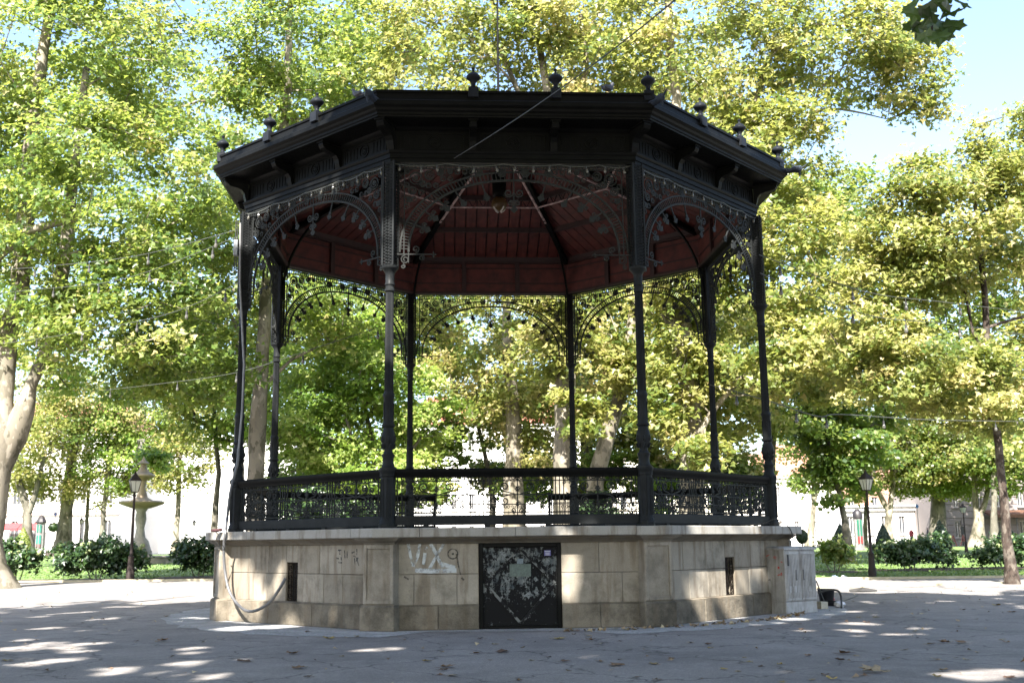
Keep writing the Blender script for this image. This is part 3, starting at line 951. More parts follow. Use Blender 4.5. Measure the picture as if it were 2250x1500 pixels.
# --- railing
RY = -AP(6.0)
mb = MB()
prof = [(-.06, 2.61), (.06, 2.61), (.065, 2.655), (.085, 2.675), (.09, 2.735), (.06, 2.765), (-.06, 2.765), (-.09, 2.735), (-.085, 2.675), (-.065, 2.655)]
def rail_side(u0, u1):
    hr = MB().prism([(RY + y, z) for y, z in prof], 0, u0, u1)
    sk_ = MB().prism([(RY - .035, 1.775), (RY + .035, 1.775), (RY + .035, 1.93), (RY + .022, 1.945), (RY - .022, 1.945), (RY - .035, 1.93)], 0, u0, u1)
    for i in range(4):
        u = u0 + (u1 - u0) * (i + .5) / 4
        sk_.box((u, RY, 1.752), (.10, .05, .05))
    sc = MB()
    tk = .0130
    for z in (1.985, 2.13, 2.30, 2.545): sc.tube([(u0, RY, z), (u1, RY, z)], tk, 4)
    n_s = max(1, round((u1 - u0) / 1.43))
    w = (u1 - u0) / n_s
    fl = MB()
    for i in range(n_s):
        a, b = u0 + w * i, u0 + w * (i + 1)
        c_ = (a + b) / 2
        for u in (a + .035, b - .035, a + .11, b - .11): sc.tube([(u, RY, 1.945), (u, RY, 2.665)], tk, 4)
        if w < .9:
            for u in np.linspace(a + .2, b - .2, 3): sc.tube([(u, RY, 1.945), (u, RY, 2.665)], tk, 4)
            continue
        sc.tube([(c_, RY, 1.945), (c_, RY, 2.665)], tk, 4)
        for sx in (-1, 1):
            # lyre of C-scrolls round the centre
            for z, r, a0, d in ((2.44, .085, -math.pi / 2, 1), (2.19, .085, math.pi / 2, -1)):
                uc = c_ + sx * .225
                a00 = a0 if sx > 0 else math.pi - a0
                sc.tube(spiral(uc, z, r, 1.5, a00, d * sx, RY, 16), tk * 1.15, 4)
            sc.tube([(c_ + sx * .225, RY, 2.355), (c_ + sx * .12, RY, 2.33), (c_ + sx * .05, RY, 2.315), (c_ + sx * .12, RY, 2.30), (c_ + sx * .225, RY, 2.275)], tk * 1.1, 4)
            sc.tube(spiral(c_ + sx * .075, 2.60, .045, 1.2, math.pi / 2, sx, RY, 9), tk, 4)
            sc.tube(spiral(c_ + sx * .075, 2.02, .05, 1.2, -math.pi / 2, -sx, RY, 9), tk, 4)
            # side tendrils
            ue = c_ + sx * .43
            sc.tube(spiral(ue, 2.21, .06, 1.4, math.pi / 2, sx, RY, 11), tk, 4)
            sc.tube(spiral(ue, 2.40, .07, 1.4, -math.pi / 2, -sx, RY, 11), tk, 4)
            sc.tube(spiral(ue + sx * .02, 2.06, .05, 1.2, 0, sx, RY, 9), tk, 4)
            sc.tube([(ue - sx * .12, RY, 2.16), (ue, RY, 2.27), (ue + sx * .14, RY, 2.33)], tk, 4)
            ring(sc, c_ + sx * .52, 2.60, .035, tk * .9, RY, 8)
            flower(fl, c_ + sx * .34, 2.30, .055, RY, .012, 4)
            flower(fl, c_ + sx * .555, 2.30, .04, RY, .012, 4)
        for q in range(11):
            uq = a + .12 + (w - .24) * q / 10
            ring(sc, uq, 2.585, .028, tk * .7, RY, 7)
            for s2 in (-1, 1): sc.tube(spiral(uq + s2 * .03, 2.085, .034, 1.0, math.pi / 2 if q % 2 else -math.pi / 2, s2, RY, 7), tk * .7, 4)
            if q in (0, 1, 2, 8, 9, 10):
                sc.tube(spiral(uq, 2.50, .035, 1.2, q, 1, RY, 8), tk * .75, 4)
                sc.tube(spiral(uq, 2.17, .03, 1.2, q + 2, -1, RY, 8), tk * .75, 4)
        flower(fl, c_, 2.40, .06, RY, .016, 6)
        flower(fl, c_, 2.60, .05, RY, .014, 4)
        flower(fl, c_, 2.13, .05, RY, .014, 6)
    return hr.mesh('handrail', M['iron'], True), sk_.mesh('skirting', M['column_iron']), sc.mesh('railing_panel', M['lace_iron']), (fl.mesh('rosettes', M['lace_iron']) if fl.v else None)
full = rail_side(-2.16, 2.16)
stubs = (rail_side(-2.16, -1.62), rail_side(1.62, 2.16))
for k in range(8):
    for hr, sk_, sc, fl in ((full,) if k != 4 else stubs):
        o = put('railing', sc, BS, (0, 0, 0), k * math.pi / 4)
        put('handrail', hr, o); put('skirting', sk_, o)
        tag(o, kind='stuff')
        if fl: tag(put('rosettes', fl, o), kind='stuff')
mb = MB()
for u in (-1.60, 1.60): mb.box((u, RY, 2.24), (.07, .07, 1.04)); mb.sphere((u, RY, 2.79), .05)
put('gate_post', mb.mesh('gate_post', M['iron']), BS, (0, 0, 0), math.pi)

# --- arched ironwork between the columns
AY = -AP(6.0)
ZT = 8.47
def arch(U, H, z0, n=2.15, k=44):
    pts = []
    for i in range(k + 1):
        t_ = math.pi * i / k
        c_, s_ = math.cos(t_), math.sin(t_)
        pts.append((U * math.copysign(abs(c_) ** (2 / n), c_), AY, z0 + H * abs(s_) ** (2 / n)))
    return pts
mb = MB()
ZS = 6.74
inner, outer = arch(1.96, 1.40, ZS), arch(2.12, 1.56, ZS)
mb.tube(inner, .026, 4, flat=(0, 1, 0)); mb.tube(outer, .022, 4, flat=(0, 1, 0))
for i in range(1, len(inner) - 1):
    for f in (.0, .5):
        a = Vector(inner[i]).lerp(Vector(inner[i + 1]), f); b = Vector(outer[i]).lerp(Vector(outer[i + 1]), f)
        mb.tube([a, b], .011, 4, cap=False)
mb.tube([(-2.2, AY, ZT - .03), (2.2, AY, ZT - .03)], .018, 4)
mb.tube([(-2.2, AY, ZT - .115), (2.2, AY, ZT - .115)], .013, 4)
for i in range(66): mb.tube([(-2.17 + 4.34 * i / 65, AY, ZT - .03), (-2.17 + 4.34 * i / 65, AY, ZT - .115)], .011, 4, cap=False)
for sx in (-1, 1):
    mb.tube([(sx * 2.045, AY, ZT), (sx * 2.045, AY, ZS - .04)], .015, 4)
    for i in range(22): 
        z = ZS + .1 + 1.55 * i / 21
        ring(mb, sx * 2.11, z, .026, .006, AY, 6)
    # bracket arm and its curls
    mb.tube([(sx * 2.17, AY, ZS - .04), (sx * 1.55, AY, ZS - .04)], .016, 4)
    mb.tube([(sx * 1.96, AY, ZS), (sx * 1.96, AY, ZS - .20)], .014, 4)
me_arch = mb.mesh('arch_panel', M['lace_iron'])
mb = MB()
tk = .0145
for sx in (-1, 1):
    mb.tube(spiral(sx * 2.02, ZS - .14, .085, 1.5, math.pi / 2, -sx, AY, 14), tk, 4)
    mb.tube(spiral(sx * 1.72, ZS - .10, .06, 1.4, math.pi / 2, sx, AY, 12), tk, 4)
    mb.tube(spiral(sx * 1.83, ZS + .06, .07, 1.3, -math.pi / 2, -sx, AY, 12), tk, 4)
    mb.tube(spiral(sx * 2.06, ZS - .27, .045, 1.3, math.pi / 2, sx, AY, 9), tk, 4)
    flower(mb, sx * 1.50, ZS - .04, .06, AY, .012, 4)
    # spandrel
    for u, z, r, a0, d in ((1.83, 8.17, .115, 0, 1), (1.58, 8.23, .085, 1.5, -1), (1.90, 7.93, .075, 2.5, 1), (1.38, 8.28, .055, 0, 1), (1.95, 7.75, .05, 1, -1), (1.70, 8.06, .06, 3.4, 1), (1.20, 8.31, .04, 0, -1)):
        mb.tube(spiral(sx * u, z, r, 1.7, a0 if sx > 0 else math.pi - a0, d * sx, AY, 16, .2), tk, 4)
        ring(mb, sx * u, z, r * 1.05, tk * .8, AY, 10)
    flower(mb, sx * 1.83, 8.17, .05, AY, .012, 6)
    for iu in range(12):
        for iz in range(13):
            u, z = 2.0 - iu * .135, 8.30 - iz * .135
            e_ = (u / 2.12) ** 2.15 + (max(0, z - ZS) / 1.56) ** 2.15
            if e_ > 1.10 and z > 7.1 and min(math.hypot(u - a_, z - b_) - c_ for a_, b_, c_ in ((1.83, 8.17, .12), (1.58, 8.23, .09), (1.90, 7.93, .08))) > .055:
                ring(mb, sx * u, z, .05, .011, AY, 8)
                mb.tube(spiral(sx * u, z, .05, .9, iu + iz, sx, AY, 7), .011, 4)
me_scr = mb.mesh('scrollwork', M['lace_iron'])
mb = MB()
ring(mb, 0, ZT - .185, .072, .018, AY, 10); flower(mb, 0, ZT - .185, .07, AY, .012, 6)
me_med = mb.mesh('medallion', M['lace_iron'])
pend = []
for j, f in enumerate((5, 8, 11, 14, 18, 22, 26, 30, 33, 36, 39)):
    p0 = Vector(inner[f]); nrm_ = (Vector(outer[f]) - p0).normalized()
    L = {22: .62}.get(f, .36 if f in (14, 30, 18, 26) else .30)
    mb = MB()
    q = p0 - nrm_ * L
    mb.tube([p0 + nrm_ * .1, q], .016, 4)
    ax = Vector((nrm_.z, 0, -nrm_.x))
    e = .045
    tipv = q - nrm_ * .09
    for a_, w_ in ((.0, .075), (.55, .045)):
        cpt = q + nrm_ * (.05 + a_ * .12)
        mb.add([cpt + ax * w_ + Vector((0, -.01, 0)), cpt - nrm_ * w_ * .9 + Vector((0, -.01, 0)), cpt - ax * w_ + Vector((0, -.01, 0)), cpt + nrm_ * w_ + Vector((0, -.01, 0)),
                cpt + ax * w_ + Vector((0, .01, 0)), cpt - nrm_ * w_ * .9 + Vector((0, .01, 0)), cpt - ax * w_ + Vector((0, .01, 0)), cpt + nrm_ * w_ + Vector((0, .01, 0))],
               [(0, 1, 2, 3), (7, 6, 5, 4), (0, 4, 5, 1), (1, 5, 6, 2), (2, 6, 7, 3), (3, 7, 4, 0)])
    if f == 22:
        for sx in (-1, 1):
            mb.tube(spiral(sx * .10, p0.z - .25, .085, 1.5, 0 if sx < 0 else math.pi, sx, AY, 15), .015, 4)
            mb.tube(spiral(sx * .07, p0.z - .44, .055, 1.3, math.pi / 2, sx, AY, 10), .015, 4)
    elif f in (5, 8, 11, 33, 36, 39):
        for sx in (-1, 1):
            cpt = p0 - nrm_ * .16 + ax * sx * .06
            mb.tube(spiral(cpt.x, cpt.z, .05, 1.3, 0, sx, AY, 9), .014, 4)
    pend.append(mb.mesh('pendant', M['lace_iron']))
for k in range(8):
    o = put('arch_panel', me_arch, BS, (0, 0, 0), k * math.pi / 4)
    tag(put('scrollwork', me_scr, o), kind='stuff'); tag(o, kind='stuff')
    for u in (-.66, -.22, .22, .66): put('medallion', me_med, o, (u, 0, 0))
    for me in pend: put('pendant', me, o)

# --- entablature, cornice, parapet
prof = [(5.80, 8.47), (6.03, 8.47), (6.03, 8.545), (6.055, 8.55), (6.055, 8.63), (6.075, 8.64), (6.095, 8.675), (6.095, 8.69), (5.98, 8.70), (5.97, 9.10), (6.02, 9.13), (6.06, 9.165), (6.54, 9.17),
        (6.58, 9.165), (6.585, 9.195), (6.61, 9.205), (6.615, 9.245), (6.66, 9.27), (6.68, 9.31), (6.72, 9.33), (6.745, 9.345), (6.745, 9.425), (6.73, 9.44), (6.67, 9.445), (6.655, 9.47), (6.64, 9.60), (6.665, 9.61), (6.665, 9.655), (6.55, 9.665), (6.53, 9.5)]
me_ent = side_strip(MB(), prof).mesh('entablature', M['iron'])
mb = MB()
fy = -AP(5.975)
for u0, u1 in ((-2.20, -.86), (-.67, .67), (.86, 2.20)):
    for a, b, z0, z1 in ((u0 + .06, u1 - .06, 8.735, 8.755), (u0 + .06, u1 - .06, 9.04, 9.06), (u0 + .06, u0 + .08, 8.755, 9.04), (u1 - .08, u1 - .06, 8.755, 9.04)):
        mb.box(((a + b) / 2, fy - .006, (z0 + z1) / 2), (b - a, .022, z1 - z0))
    for q in range(12):
        u = u0 + .14 + (u1 - u0 - .28) * q / 11
        if abs(u - (u0 + u1) / 2) > .2: mb.box((u, fy - .004, 8.90), (.018, .016, .22))
me_frz = mb.mesh('frieze_panels', M['iron'])
mb = MB()
ring(mb, 0, 8.90, .125, .016, fy - .008, 18); ring(mb, 0, 8.90, .07, .012, fy - .008, 14); flower(mb, 0, 8.90, .06, fy - .008, .012, 6)
me_md = mb.mesh('medallion', M['iron'])
def console(y_in, y_out, w=.13):
    mb = MB()
    L = y_in - y_out
    q = [(y_in, 8.66), (y_in - .03, 8.65), (y_in - .05, 8.72), (y_in - .075, 8.80), (y_in - .09, 8.88), (y_in - .15, 8.95), (y_in - .26, 8.985), (y_in - L * .75, 9.00), (y_in - L * .93, 9.03), (y_in - L, 9.09), (y_in - L, 9.155), (y_in, 9.155)]
    mb.prism(q, 0, -w / 2, w / 2)
    mb.box((0, (y_in + y_out) / 2 - .01, 9.15), (w + .06, L + .03, .035))
    mb.box((0, y_in - .005, 8.70), (w + .04, .05, .03))
    for sx in (-1, 1):
        mb.lathe([(-.009, .07), (.009, .07)], 12, (0, 0, 0))
        for i in range(len(mb.v) - 24, len(mb.v)):
            x, y, z = mb.v[i]
            mb.v[i] = (sx * w / 2 + z, y_in - L * .82 + x * .75, 9.06 + y * .75)
    return mb.mesh('console_bracket', M['iron'])
me_con = console(fy, -AP(6.50))
me_conc = console(-5.99, -6.5, .15)
mb = MB()
mb.box((0, 0, .045), (.19, .19, .19)); mb.box((0, 0, .145), (.15, .15, .02))
mb.lathe([(.15, .05), (.17, .065), (.185, .05), (.20, .042), (.25, .048), (.29, .075), (.32, .11), (.345, .132), (.37, .135), (.385, .128), (.395, .112), (.41, .105), (.43, .088), (.455, .05), (.47, .022), (.505, .018), (.52, .032), (.54, .034), (.555, .022), (.56, .004)], 16)
me_fin = mb.mesh('finial', M['finial_iron'], True)
FY = -AP(6.615)
for k in range(8):
    e = put('entablature', me_ent, BS, (0, 0, 0), k * math.pi / 4)
    tag(put('frieze_panels', me_frz, e), kind='stuff')
    for u in (-1.5, 0, 1.5): put('medallion', me_md, e, (u, 0, 0))
    for u in (-.765, .765):
        put('console_bracket', me_con, e, (u, 0, 0))
        put('finial', me_fin, e, (u, FY, 9.57 + .0))
    o = put('console_bracket', me_conc, e, (0, 0, 0), math.pi / 8)
    if k != 7:     # the finial of the corner left of the front is missing
        r_ = 6.56
        put('finial', me_fin, e, (HW(r_), -AP(r_), 9.57))
# waterspouts: a neck, a blunt head with a raised upper jaw and a hanging lower one
mb = MB()
z_ = 9.46
mb.tube([(0, -6.50, z_ - .01), (0, -6.68, z_ - .02), (0, -6.80, z_ - .035), (0, -6.90, z_ - .01), (0, -6.98, z_ - .02), (0, -7.04, z_ - .06)], [.07, .065, .055, .075, .085, .035], 8)
mb.tube([(0, -7.00, z_ - .03), (0, -7.08, z_ + .02), (0, -7.17, z_ + .08)], [.028, .022, .006], 5)
mb.tube([(0, -6.98, z_ - .07), (0, -7.01, z_ - .13), (0, -7.0, z_ - .20)], [.03, .024, .006], 5)
mb.tube([(0, -6.9, z_ + .04), (0, -6.9, z_ + .12)], [.018, .005], 4)
me_sp = mb.mesh('waterspout', M['spout_metal'], True)
corner_spin('waterspout', me_sp, BS, range(7))   # the left corner has lost its spout
# roof and ceiling
vs = []
mb = MB()
side_strip(mb, [(6.54, 9.60), (6.2, 9.72), (.12, 12.0)])
roofs = spin('roof', mb.mesh('roof', M['zinc']))
mb = MB(); mb.tube([(0, 0, 11.9), (0, 0, 12.35), (0, 0, 16.0)], [.06, .032, .02], 8)
mb.sphere((0, 0, 12.2), .12)
mb.build('lightning_rod', M['iron'], BS, True)
CI0, CI1 = (5.80, 9.47), (.22, 11.60)
nb = 15
wid = HW(CI0[0])
ceil_ = put('ceiling', side_strip(MB(), [(5.82, 9.50), (.2, 11.66)]).mesh('ceiling', M['red_trim']), BS)
for k in range(1, 8): put('ceiling', ceil_.data, BS, (0, 0, 0), k * math.pi / 4)
ceils = [o for o in BS.children if o.name.split('.')[0] == 'ceiling']
boards = []
nrm_c = Vector((0, -(CI1[1] - CI0[1]), -(AP(CI0[0]) - AP(CI1[0])))).normalized()   # points down and outward
for i in range(nb):
    u0, u1 = -wid + 2 * wid * i / nb + .016, -wid + 2 * wid * (i + 1) / nb - .016
    def pt(u, f, off):
        r = CI0[0] + (CI1[0] - CI0[0]) * f
        z = CI0[1] + (CI1[1] - CI0[1]) * f
        return Vector((u, -AP(r), z)) + nrm_c * off
    def fmax(u):
        r = max(.3, abs(u) / math.sin(K225) + .02)
        return max(0.0, min(1.0, (r - CI0[0]) / (CI1[0] - CI0[0])))
    f0, f1 = fmax(u0), fmax(u1)
    um = (u0 + u1) / 2
    tops = [(u0, f0), (u1, f1)] if u0 * u1 > 0 else [(u0, f0), (um, fmax(um)), (u1, f1)]
    poly = [(u0, 0.0), (u1, 0.0)] + tops[::-1]
    poly = [q for q in poly]
    off = .012 + rb.uniform(0, .008)
    n_ = len(poly)
    mb = MB()
    mb.add([pt(u, f, -.01) for u, f in poly] + [pt(u, f, off) for u, f in poly], [tuple(range(n_)), tuple(range(n_, 2 * n_))[::-1]] + [(j, n_ + j, n_ + (j + 1) % n_, (j + 1) % n_) for j in range(n_)])
    boards.append(mb.mesh('ceiling_board', M['red_wood']))
mt, t, p = nodes('red_purlin'); 
mb = MB()
for r in (5.70, 4.35, 3.0, 1.5):
    f = (r - CI0[0]) / (CI1[0] - CI0[0])
    z = CI0[1] + (CI1[1] - CI0[1]) * f
    side_strip(mb, [(r + .07, z - .015), (r + .05, z - .11), (r - .05, z - .11), (r - .07, z + .03)])
me_pur = mb.mesh('purlins', M['red_trim'])
mb = MB()
side_strip(mb, [(5.80, 8.47), (5.80, 9.47)])
me_in = mb.mesh('inner_frieze', M['red_wood'])
mb = MB()
iy = -AP(5.80)
for u in (-.765, .765): mb.box((u, iy + .04, 8.95), (.13, .08, .92))
for z, h, d in ((8.50, .07, .06), (9.40, .10, .10), (8.78, .03, .03), (9.22, .03, .03)): mb.box((0, iy + d / 2 + .001, z), (4.36, d, h))
me_inb = mb.mesh('frieze_posts', M['red_trim'])
for k, cobj in enumerate(ceils):
    for me in boards: put('ceiling_board', me, cobj)
    put('purlins', me_pur, cobj)
    o = put('inner_frieze', me_in, BS, (0, 0, 0), k * math.pi / 4)
    put('frieze_posts', me_inb, o)
# hip rafters, curved braces, tie rods
mb = MB()
a_, b_ = Vector((0, -5.72, 9.38)), Vector((0, -.35, 11.42))
mb.tube([a_, b_], .085, 4, flat=(1, 0, 0))
me_hip = mb.mesh('hip_rafter', M['iron'])
mb = MB()
pts = []
for i in range(15):
    t_ = math.pi / 2 * i / 14
    pts.append((0, -5.9 + 2.3 * (1 - math.cos(t_)) , 7.6 + 2.45 * math.sin(t_)))
mb.tube(pts, .035, 4, flat=(1, 0, 0))
me_br = mb.mesh('curved_brace', M['iron'])
mb = MB()
mb.tube([(0, -3.75, 10.02), (0, -3.0, 10.24), (0, -.45, 10.98)], .030, 6)
me_tie = mb.mesh('tie_rod', M['pale_rod'])
mb = MB(); hw3 = HW(3.0); mb.tube([(-hw3, -AP(3.0), 10.235), (hw3, -AP(3.0), 10.235)], .024, 6)
me_rg = mb.mesh('ring_rod', M['pale_rod'])
mb = MB(); mb.box((0, -AP(3.0), 10.53), (2 * hw3, .09, .12))
for i in range(9):
    u = -hw3 + 2 * hw3 * i / 8
    if i < 8:
        um = u + hw3 / 8
        mb.tube([(u, -AP(3.0), 10.24), (um, -AP(3.0), 10.50)], .012, 4); mb.tube([(um, -AP(3.0), 10.50), (u + hw3 / 4, -AP(3.0), 10.24)], .012, 4)
me_rb = mb.mesh('ring_beam', M['iron'])
corner_spin('hip_rafter', me_hip); corner_spin('curved_brace', me_br); corner_spin('tie_rod', me_tie)
for o in spin('ring_rod', me_rg): put('ring_beam', me_rb, o)

def bs_world(p):
    c_, s_ = math.cos(TH), math.sin(TH)
    return Vector((p[0] * c_ - p[1] * s_, p[0] * s_ + p[1] * c_, p[2]))

# --- lantern hanging under the roof
lan = thing('hanging_lantern', 'amber glass globe lantern hanging on a dark stem under the bandstand ceiling', 'lantern', (0, 0, 9.25), TH)
mb = MB(); mb.lathe([(.36, .10), (.40, .15), (.46, .17), (.90, .17), (1.0, .12), (1.1, .04), (2.2, .04)], 14)
mb.build('lantern_body', M['iron'], lan, True)
mt, t, p = nodes('amber_glass_globe')
p.inputs['Base Color'].default_value = (.13, .085, .035, 1); p.inputs['Roughness'].default_value = .3
tr = N(t, 'ShaderNodeBsdfTranslucent'); tr.inputs[0].default_value = (.22, .14, .05, 1)
ms = N(t, 'ShaderNodeMixShader'); ms.inputs[0].default_value = .4
t.links.new(p.outputs[0], ms.inputs[1]); t.links.new(tr.outputs[0], ms.inputs[2]); t.links.new(ms.outputs[0], t.nodes['Material Output'].inputs[0])
mb = MB(); mb.sphere((0, 0, .20), .19, 18, 12); mb.build('globe', mt, lan, True)
mb = MB()
for i in range(4):
    a = i * math.pi / 2 + .6
    mb.tube([(.17 * math.cos(a), .17 * math.sin(a), .10), (.12 * math.cos(a), .12 * math.sin(a), .04), (.05 * math.cos(a), .05 * math.sin(a), .0)], .018, 5)
mb.build('claw', simple('pale_claw', (.5, .46, .42), .5), lan)

# --- string of bulbs along the eaves
SLs = []
mt, t, p = nodes('frosted_bulb'); p.inputs['Base Color'].default_value = (.085, .082, .07, 1); p.inputs['Roughness'].default_value = .2
M['bulb'] = mt
M['cord'] = simple('pale_green_cord', (.055, .058, .05), .6)
M['cord_black'] = simple('black_cord', (.02, .02, .02), .6)
mb = MB(); mb.lathe([(-.125, .004), (-.12, .018), (-.10, .028), (-.08, .029), (-.06, .022), (-.045, .016)], 8); me_bulb = mb.mesh('bulb', M['bulb'], True)
mb = MB(); mb.lathe([(-.045, .02), (.0, .018)], 8); me_sock = mb.mesh('socket', M['cord_black'])
for k, nm in ((7, 'string of pear-shaped bulbs strung under the eaves left of the front columns'), (0, 'string of pear-shaped bulbs strung between the two front columns'), (1, 'string of pear-shaped bulbs strung under the eaves right of the front columns')):
    sl_ = thing('string_lights', nm, 'string lights', (0, 0, 0), TH + k * math.pi / 4, 'bulb strings under the bandstand eaves')
    y = -AP(6.0) - .06
    pts = []
    hooks = [-2.27, -1.25, -.2, .85, 1.6, 2.27]
    bul = []
    for i in range(5):
        a, b = hooks[i], hooks[i + 1]
        sag = rb.uniform(.05, .11)
        for j in range(6):
            f = j / 6
            pts.append((a + (b - a) * f, y, 8.435 - sag * 4 * f * (1 - f) * .6))
    pts.append((2.27, y, 8.435))
    mb = MB(); mb.tube(pts, .010, 5); mb.build('cord', M['cord'], sl_)
    for i in range(13):
        u = -2.1 + 4.2 * i / 12 + rb.uniform(-.04, .04)
        j = min(range(len(pts)), key=lambda q: abs(pts[q][0] - u))
        o = put('bulb', me_bulb, sl_, (u, y - .012, pts[j][2] - .01))
        o.rotation_euler = (rb.uniform(-.2, .2), rb.uniform(-.25, .25), 0)
        put('socket', me_sock, o)
# ------------------------------------------------------------------ other things on and round the bandstand
def pigeon(label, loc, rz, light=False):
    T = thing('pigeon', label, 'pigeon', loc, rz, None)
    mb = MB()
    sp = [(-.17, 0, .055), (-.13, 0, .06), (-.08, 0, .085), (-.02, 0, .10), (.04, 0, .115), (.075, 0, .145), (.085, 0, .18), (.09, 0, .205), (.105, 0, .215), (.125, 0, .212), (.145, 0, .205)]
    rr = [.012, .026, .048, .062, .060, .042, .030, .030, .026, .010, .003]
    mb.tube(sp, rr, 10)
    for s in (-1, 1):
        mb.tube([(.0, s * .025, .06), (.005, s * .025, .0)], .006, 4)
        mb.tube([(-.01, s * .025, .003), (.035, s * .025, .003)], .005, 4)
    mb.build('body', simple('grey_feathers' + str(light), (.20, .24, .32) if light else (.05, .052, .065), .6, .3, 40, pos=False), T, True)
    mb = MB()
    for s in (-1, 1): mb.ball((-.045, s * .05, .095), .105, .016, .042, 8, 6, Matrix.Rotation(.18, 3, 'Y'))
    mb.build('wings', simple('wing_feathers' + str(light), (.14, .16, .20) if light else (.035, .036, .045), .6, .3, 40, pos=False), T, True)
def on_roof(px, py, r, z):
    """point on the parapet (octagon radius r, height z) seen at a pixel column"""
    best = None
    for i in range(2000):
        a = -math.pi + 2 * math.pi * i / 2000 * .5
        k_ = (a - TH + math.pi / 2 + math.pi / 8) % (math.pi / 4) - math.pi / 8
        rr = AP(r) / math.cos(k_)
        P = Vector((rr * math.cos(a), rr * math.sin(a), z))
        d = P - CAM
        x = d.dot(_rt) / d.dot(_fw) * FPX + 1125
        if best is None or abs(x - px) < best[0]: best = (abs(x - px), P)
    return best[1]
pigeon('dark pigeon perched upright on the front parapet between two finials', on_roof(1337, 190, 6.60, 9.665), 0.6)
pigeon('pigeon hunched on the parapet just left of the front left corner', on_roof(785, 205, 6.58, 9.665), 2.6)
pigeon('blue-grey pigeon tucked beside the finial at the right corner of the roof', on_roof(1690, 350, 6.70, 9.47) + Vector((0, 0, .0)), -.4, True)

# grey hose from the junction box on the left column down to the wall grille
LC = bs_world((6.0 * math.cos(-math.pi * .875), 6.0 * math.sin(-math.pi * .875), 0))
def near_cam(px, py, ref, off=0.0):
    d0 = (ref - CAM).dot(_f0)
    return at(px, py, d0 + off)
hose = thing('cable_hose', 'grey corrugated hose hanging in a loop from the left column to the wall grille', 'hose', (LC.x, LC.y, 0))
o3 = Vector((LC.x, LC.y, 0))
dl = (LC - CAM).dot(_f0)
def smooth(pts, n=6):
    P = [Vector(q) for q in pts]
    out = []
    for i in range(len(P) - 1):
        a, b = P[max(i - 1, 0)], P[i]
        c, d = P[i + 1], P[min(i + 2, len(P) - 1)]
        for j in range(n):
            t_ = j / n
            out.append(0.5 * ((2 * b) + (c - a) * t_ + (2 * a - 5 * b + 4 * c - d) * t_ * t_ + (3 * b - a - 3 * c + d) * t_ ** 3))
    out.append(P[-1])
    return out
hp = [at(524, 985, dl - .20), at(521, 1020, dl - .25), at(507, 1075, dl - .35), at(500, 1130, dl - .45), at(496, 1168, dl - .80), at(492, 1200, dl - .75), at(494, 1250, dl - .72),
      at(505, 1300, dl - .85), at(530, 1334, dl - 1.15), at(556, 1342, dl - 1.4), at(590, 1325, dl - 1.65), at(612, 1296, dl - 1.8), at(627, 1270, dl - 1.75)]
mb = MB(); pts = smooth(hp, 7)
rr = [.030 if i % 2 else .026 for i in range(len(pts))]
mb.tube([q - o3 for q in pts], rr, 8)
mt = simple('grey_plastic_hose', (.075, .075, .078), .4, .2, 5)
mb.build('hose', mt, hose, True)
mb = MB()
mb.tube([at(528, 490, dl - .16) - o3, at(527, 620, dl - .16) - o3, at(536, 800, dl - .16) - o3, at(532, 900, dl - .17) - o3, at(524, 990, dl - .2) - o3], .022, 6)
mb.build('conduit', simple('grey_conduit', (.14, .14, .145), .5), hose, True)
jb = thing('junction_box', 'small grey junction box with cables fixed to the left column below the eaves', 'junction box', at(519, 545, dl - .1))
mb = MB().block(-.045, .045, -.17, .17, -.06, .06, .01); mb.build('box', simple('box_grey', (.16, .17, .18), .5), jb)
mb = MB()
for dx in (-.02, .02): mb.tube([(dx, 0, .16), (dx, 0, .62)], .012, 5); mb.tube([(dx, 0, -.16), (dx - .01, 0, -.55)], .012, 5)
mb.tube([(0, 0, .0), (.24, .0, .05)], .012, 5)
mb.build('cable', M['cord_black'], jb)
thin = [at(474, 1168, dl - .95), at(481, 1178, dl - 1.0), at(483, 1205, dl - .80), at(478, 1225, dl - .78), at(474, 1245, dl - .76)]
mb = MB(); mb.tube(smooth(thin), .008, 4); tag(mb.build('loose_wire', M['cord_black']), 'thin black wire dangling from the left end of the stone coping', 'wire')
mb = MB(); P = at(474, 1166, dl - .7); mb.ball((P.x, P.y, 1.757), .10, .07, .035, 8, 5); mb.ball((P.x + .08, P.y + .02, 1.77), .05, .05, .04, 8, 5)
tag(mb.build('rag', simple('dull_red_rag', (.04, .012, .014), .9, .4, 20)), 'dull red rag lying on the left end of the coping', 'rag')
# black wire from the eaves up to the trees over the viewer
mb = MB()
P0, P1 = at(998, 348, 19.0), at(1408, 0, 12.0)
far = P1 + (P1 - P0) * 1.0
L = [P0.lerp(far, i / 24) + Vector((0, 0, -.35 * math.sin(math.pi * i / 24))) for i in range(25)]
mb.tube(L, .009, 5); tag(mb.build('overhead_wire', M['cord_black']), 'black overhead wire slanting up across the bandstand front', 'wire')

